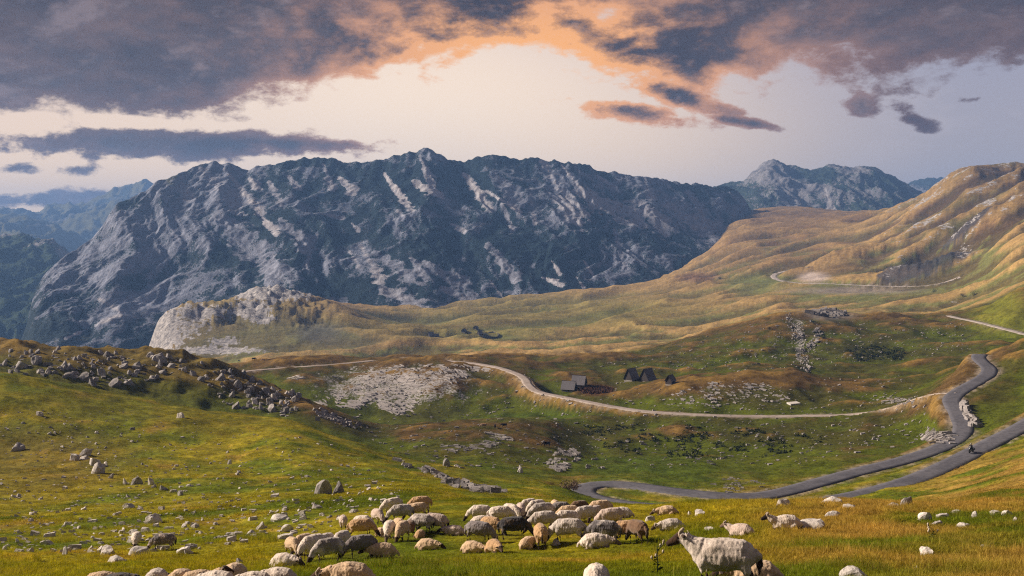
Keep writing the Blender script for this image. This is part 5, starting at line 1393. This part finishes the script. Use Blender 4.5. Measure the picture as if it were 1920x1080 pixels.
# ------------------------------------------------------------------ grass
def tuft_mesh(name, seed, n, spread, h, wd, lean):
    r = random.Random(seed); vs, fs = [], []
    for k in range(n):
        a = r.random() * 6.283; q = spread * math.sqrt(r.random())
        b = Vector((math.cos(a) * q, math.sin(a) * q, -.02)); H = h * r.uniform(.5, 1.15)
        d = r.random() * 6.283; ld = Vector((math.cos(d), math.sin(d), 0)) * H * lean * r.uniform(.2, 1.3)
        e = r.random() * 3.14; wv = Vector((math.cos(e), math.sin(e), 0)) * wd * r.uniform(.7, 1.3)
        i = len(vs)
        vs += [b - wv, b + wv, b + ld * .35 + wv * .7 + Vector((0, 0, H * .6)), b + ld * .35 - wv * .7 + Vector((0, 0, H * .6)), b + ld + Vector((0, 0, H))]
        fs += [(i, i+1, i+2, i+3), (i+3, i+2, i+4)]
    return raw_mesh(name, vs, fs)
def blade_material(name, tip, var):
    m, g, b = material(name)
    ti = g.node('ShaderNodeAttribute', attribute_name='tint', attribute_type='INSTANCER')
    oi = g.node('ShaderNodeObjectInfo')
    p = g.node('ShaderNodeNewGeometry').outputs['Position']
    n = g.noise(p, 9.0, 2, .6)
    k = g.smooth(n, .3, .7, 1 - var, 1 + var)
    c = g.mix(1.0, ti.outputs['Color'], g.vec(k, k, k), 'MULTIPLY')
    c = g.mix(g.mul(g.smooth(n, .52, .66), tip), c, (0.34, 0.22, 0.075))
    g.put(b.inputs['Base Color'], c); b.inputs['Roughness'].default_value = .7
    tr = g.node('ShaderNodeBsdfTranslucent'); g.put(tr.inputs['Color'], g.mix(1.0, c, (1.2, 1.2, .7), 'MULTIPLY'))
    mx = g.node('ShaderNodeMixShader'); mx.inputs[0].default_value = .35
    g.l.new(b.outputs[0], mx.inputs[1]); g.l.new(tr.outputs[0], mx.inputs[2])
    g.l.new(mx.outputs[0], m.node_tree.nodes['Material Output'].inputs['Surface'])
    return m
COLS = Surf(XX, YY, ZZ, cols, rows_y)
def lookup(A, x, y):
    px = 960 + x / y * F
    c = np.clip(np.round(np.interp(px, cols, np.arange(len(cols)))).astype(int), 0, len(cols) - 1)
    r = np.clip(np.round(np.interp(np.log(y), np.log(rows_y), np.arange(len(rows_y)))).astype(int), 0, len(rows_y) - 1)
    return A[r, c]
def scatter(name, label, tuft, n, y0, y1, px0, px1, hfun, bright, keep=None, seed=1):
    g_ = np.random.RandomState(seed)
    y = np.exp(g_.uniform(math.log(y0), math.log(y1), n)); px = g_.uniform(px0, px1, n)
    x = (px - 960) / F * y
    rm = lookup(ROADMASK, x, y)
    sc = hfun(x, y, px)
    ok = (rm > 0.25) & (sc > 0.12)
    if keep is not None: ok &= keep(x, y, px, g_.uniform(0, 1, n))
    x, y, sc, px = x[ok], y[ok], sc[ok], px[ok]
    z = SURF.z(x, y)
    tint = np.clip(lookup(col, x, y) * bright * g_.uniform(.65, 1.4, (len(x), 1)), 0, .7)
    me = bpy.data.meshes.new(name); me.vertices.add(len(x))
    me.vertices.foreach_set('co', np.stack([x, y, z], 1).astype(np.float32).ravel())
    a = me.attributes.new('tint', 'FLOAT_COLOR', 'POINT'); c4 = np.ones((len(x), 4), np.float32); c4[:, :3] = tint; a.data.foreach_set('color', c4.ravel())
    a = me.attributes.new('size', 'FLOAT_VECTOR', 'POINT'); wsc = g_.uniform(.8, 1.3, len(x)) * np.sqrt(np.clip(sc, .3, 2)); a.data.foreach_set('vector', np.stack([wsc, wsc, sc], 1).astype(np.float32).ravel())
    a = me.attributes.new('turn', 'FLOAT_VECTOR', 'POINT'); a.data.foreach_set('vector', np.stack([g_.uniform(-.2, .2, len(x)), g_.uniform(-.2, .2, len(x)), g_.uniform(0, 6.28, len(x))], 1).astype(np.float32).ravel())
    o = link(name, me); tag(o, label, 'grass', None, 'stuff')
    src = bpy.data.objects.new(name + '_tuft', tuft)
    ng = bpy.data.node_groups.new(name + '_nodes', 'GeometryNodeTree')
    ng.interface.new_socket('Geometry', in_out='INPUT', socket_type='NodeSocketGeometry'); ng.interface.new_socket('Geometry', in_out='OUTPUT', socket_type='NodeSocketGeometry')
    N = ng.nodes; L = ng.links
    gi = N.new('NodeGroupInput'); go = N.new('NodeGroupOutput'); ip = N.new('GeometryNodeInstanceOnPoints'); ob = N.new('GeometryNodeObjectInfo')
    ob.inputs['Object'].default_value = src; ob.inputs['As Instance'].default_value = True
    def na(nm):
        q = N.new('GeometryNodeInputNamedAttribute'); q.data_type = 'FLOAT_VECTOR'; q.inputs['Name'].default_value = nm; return q.outputs['Attribute']
    L.new(gi.outputs[0], ip.inputs['Points']); L.new(ob.outputs['Geometry'], ip.inputs['Instance']); L.new(na('turn'), ip.inputs['Rotation']); L.new(na('size'), ip.inputs['Scale']); L.new(ip.outputs[0], go.inputs[0])
    md = o.modifiers.new('blades', 'NODES'); md.node_group = ng
    return o
m_blade = blade_material('grass blades', .14, .5); m_straw = blade_material('straw blades', .75, .4)
T1 = tuft_mesh('turf_tuft', 1, 30, .16, .16, .0055, .55); T1.materials.append(m_blade)
T2 = tuft_mesh('straw_tuft', 2, 26, .12, .42, .0050, .38); T2.materials.append(m_straw)
T3 = tuft_mesh('coarse_tuft', 3, 22, .45, .22, .020, .6); T3.materials.append(m_blade)
def nzf(x, y, l, s): return fbm(x / l, y / l, s, 2)
def h1(x, y, px):
    base = .55 + .55 * nzf(x, y, 3.0, 91) + .3 * nzf(x, y, .9, 92)
    flock = sstep(px, 480, 560) * (1 - sstep(px, 1180, 1300)) * sstep(y, 25, 28) * (1 - sstep(y, 54, 60))
    base = base * (1 - .55 * flock) - .3 * flock
    return np.clip(base + .35 * sstep(px, 700, 1300) - .25 * (1 - sstep(px, 300, 700)) * sstep(y, 30, 45), .2, 1.6)
def h2(x, y, px):
    return np.clip(.55 + .7 * nzf(x, y, 2.2, 95), .15, 1.25)
def k2(x, y, px, u):
    d = sstep(nzf(x, y, 4.0, 97) + .35 * sstep(px, 1150, 1600) + .12 * (1 - sstep(px, 150, 500)), .05, .55)
    flock = sstep(px, 480, 560) * (1 - sstep(px, 1180, 1300)) * sstep(y, 25, 28)
    return u < d * (1 - .97 * flock)
scatter('meadow_grass', 'short green and yellow turf blades across the foreground', T1, 90000, 13.5, 75, -60, 1990, h1, 1.5, None, 3)
scatter('dry_grass', 'tall golden dry grass tufts in the foreground', T2, 34000, 13.5, 70, -60, 1990, h2, 1.7, k2, 4)
scatter('meadow_turf', 'coarse turf tufts of the middle slopes', T3, 60000, 62, 300, -60, 1990, lambda x, y, px: np.clip(.5 + .9 * nzf(x, y, 5.0, 99), .1, 1.6) * (0.6 + .4 * sstep(y, 60, 200)), 1.25, None, 5)

# ---- thistle in front of the flock
def thistle(px, py, h, label):
    p = SURF.hit(px, py, 12); root = bpy.data.objects.new('thistle', None); COL.objects.link(root); root.location = p
    tag(root, label, 'thistle')
    mg = plain('thistle green', (.035, .045, .018), .8); mf = plain('thistle down', (.40, .34, .27), .9)
    tube_obj('stem', [((0,0,-.05),.014),((.01,0,h*.5),.011),((0,.01,h),.008)], mg, root, 6)
    r = random.Random(int(px))
    for k in range(6):
        a = r.random() * 6.28; z = h * (.45 + .1 * k); e = Vector((math.cos(a) * .13, math.sin(a) * .13, z + .10))
        br = tube_obj('branch', [((0,0,z),.007),(tuple(e),.005)], mg, root, 5)
        tube_obj('flower_head', [(tuple(e),.012),(tuple(e + Vector((0,0,.025))),.026),(tuple(e + Vector((0,0,.05))),.022),(tuple(e + Vector((0,0,.065))),.008)], mf, br, 7)
    for k in range(12):
        a = r.random() * 6.28; z = h * (.05 + .07 * k); d = Vector((math.cos(a), math.sin(a), 0)); q = d.cross(Vector((0, 0, 1)))
        l = .16 * (1.1 - k / 16)
        v = [(0,0,z), tuple(d * l * .5 + q * .03 + Vector((0,0,z+.04))), tuple(d * l + Vector((0,0,z+.02))), tuple(d * l * .5 - q * .03 + Vector((0,0,z+.04)))]
        link('leaf', raw_mesh('leaf', v, [(0,1,2,3)]), mg, root)
thistle(1232, 1082, .62, 'tall thistle with pale heads in the grass left of the standing sheep')
thistle(1750, 1020, .40, 'small thistle in the dry grass at the right')
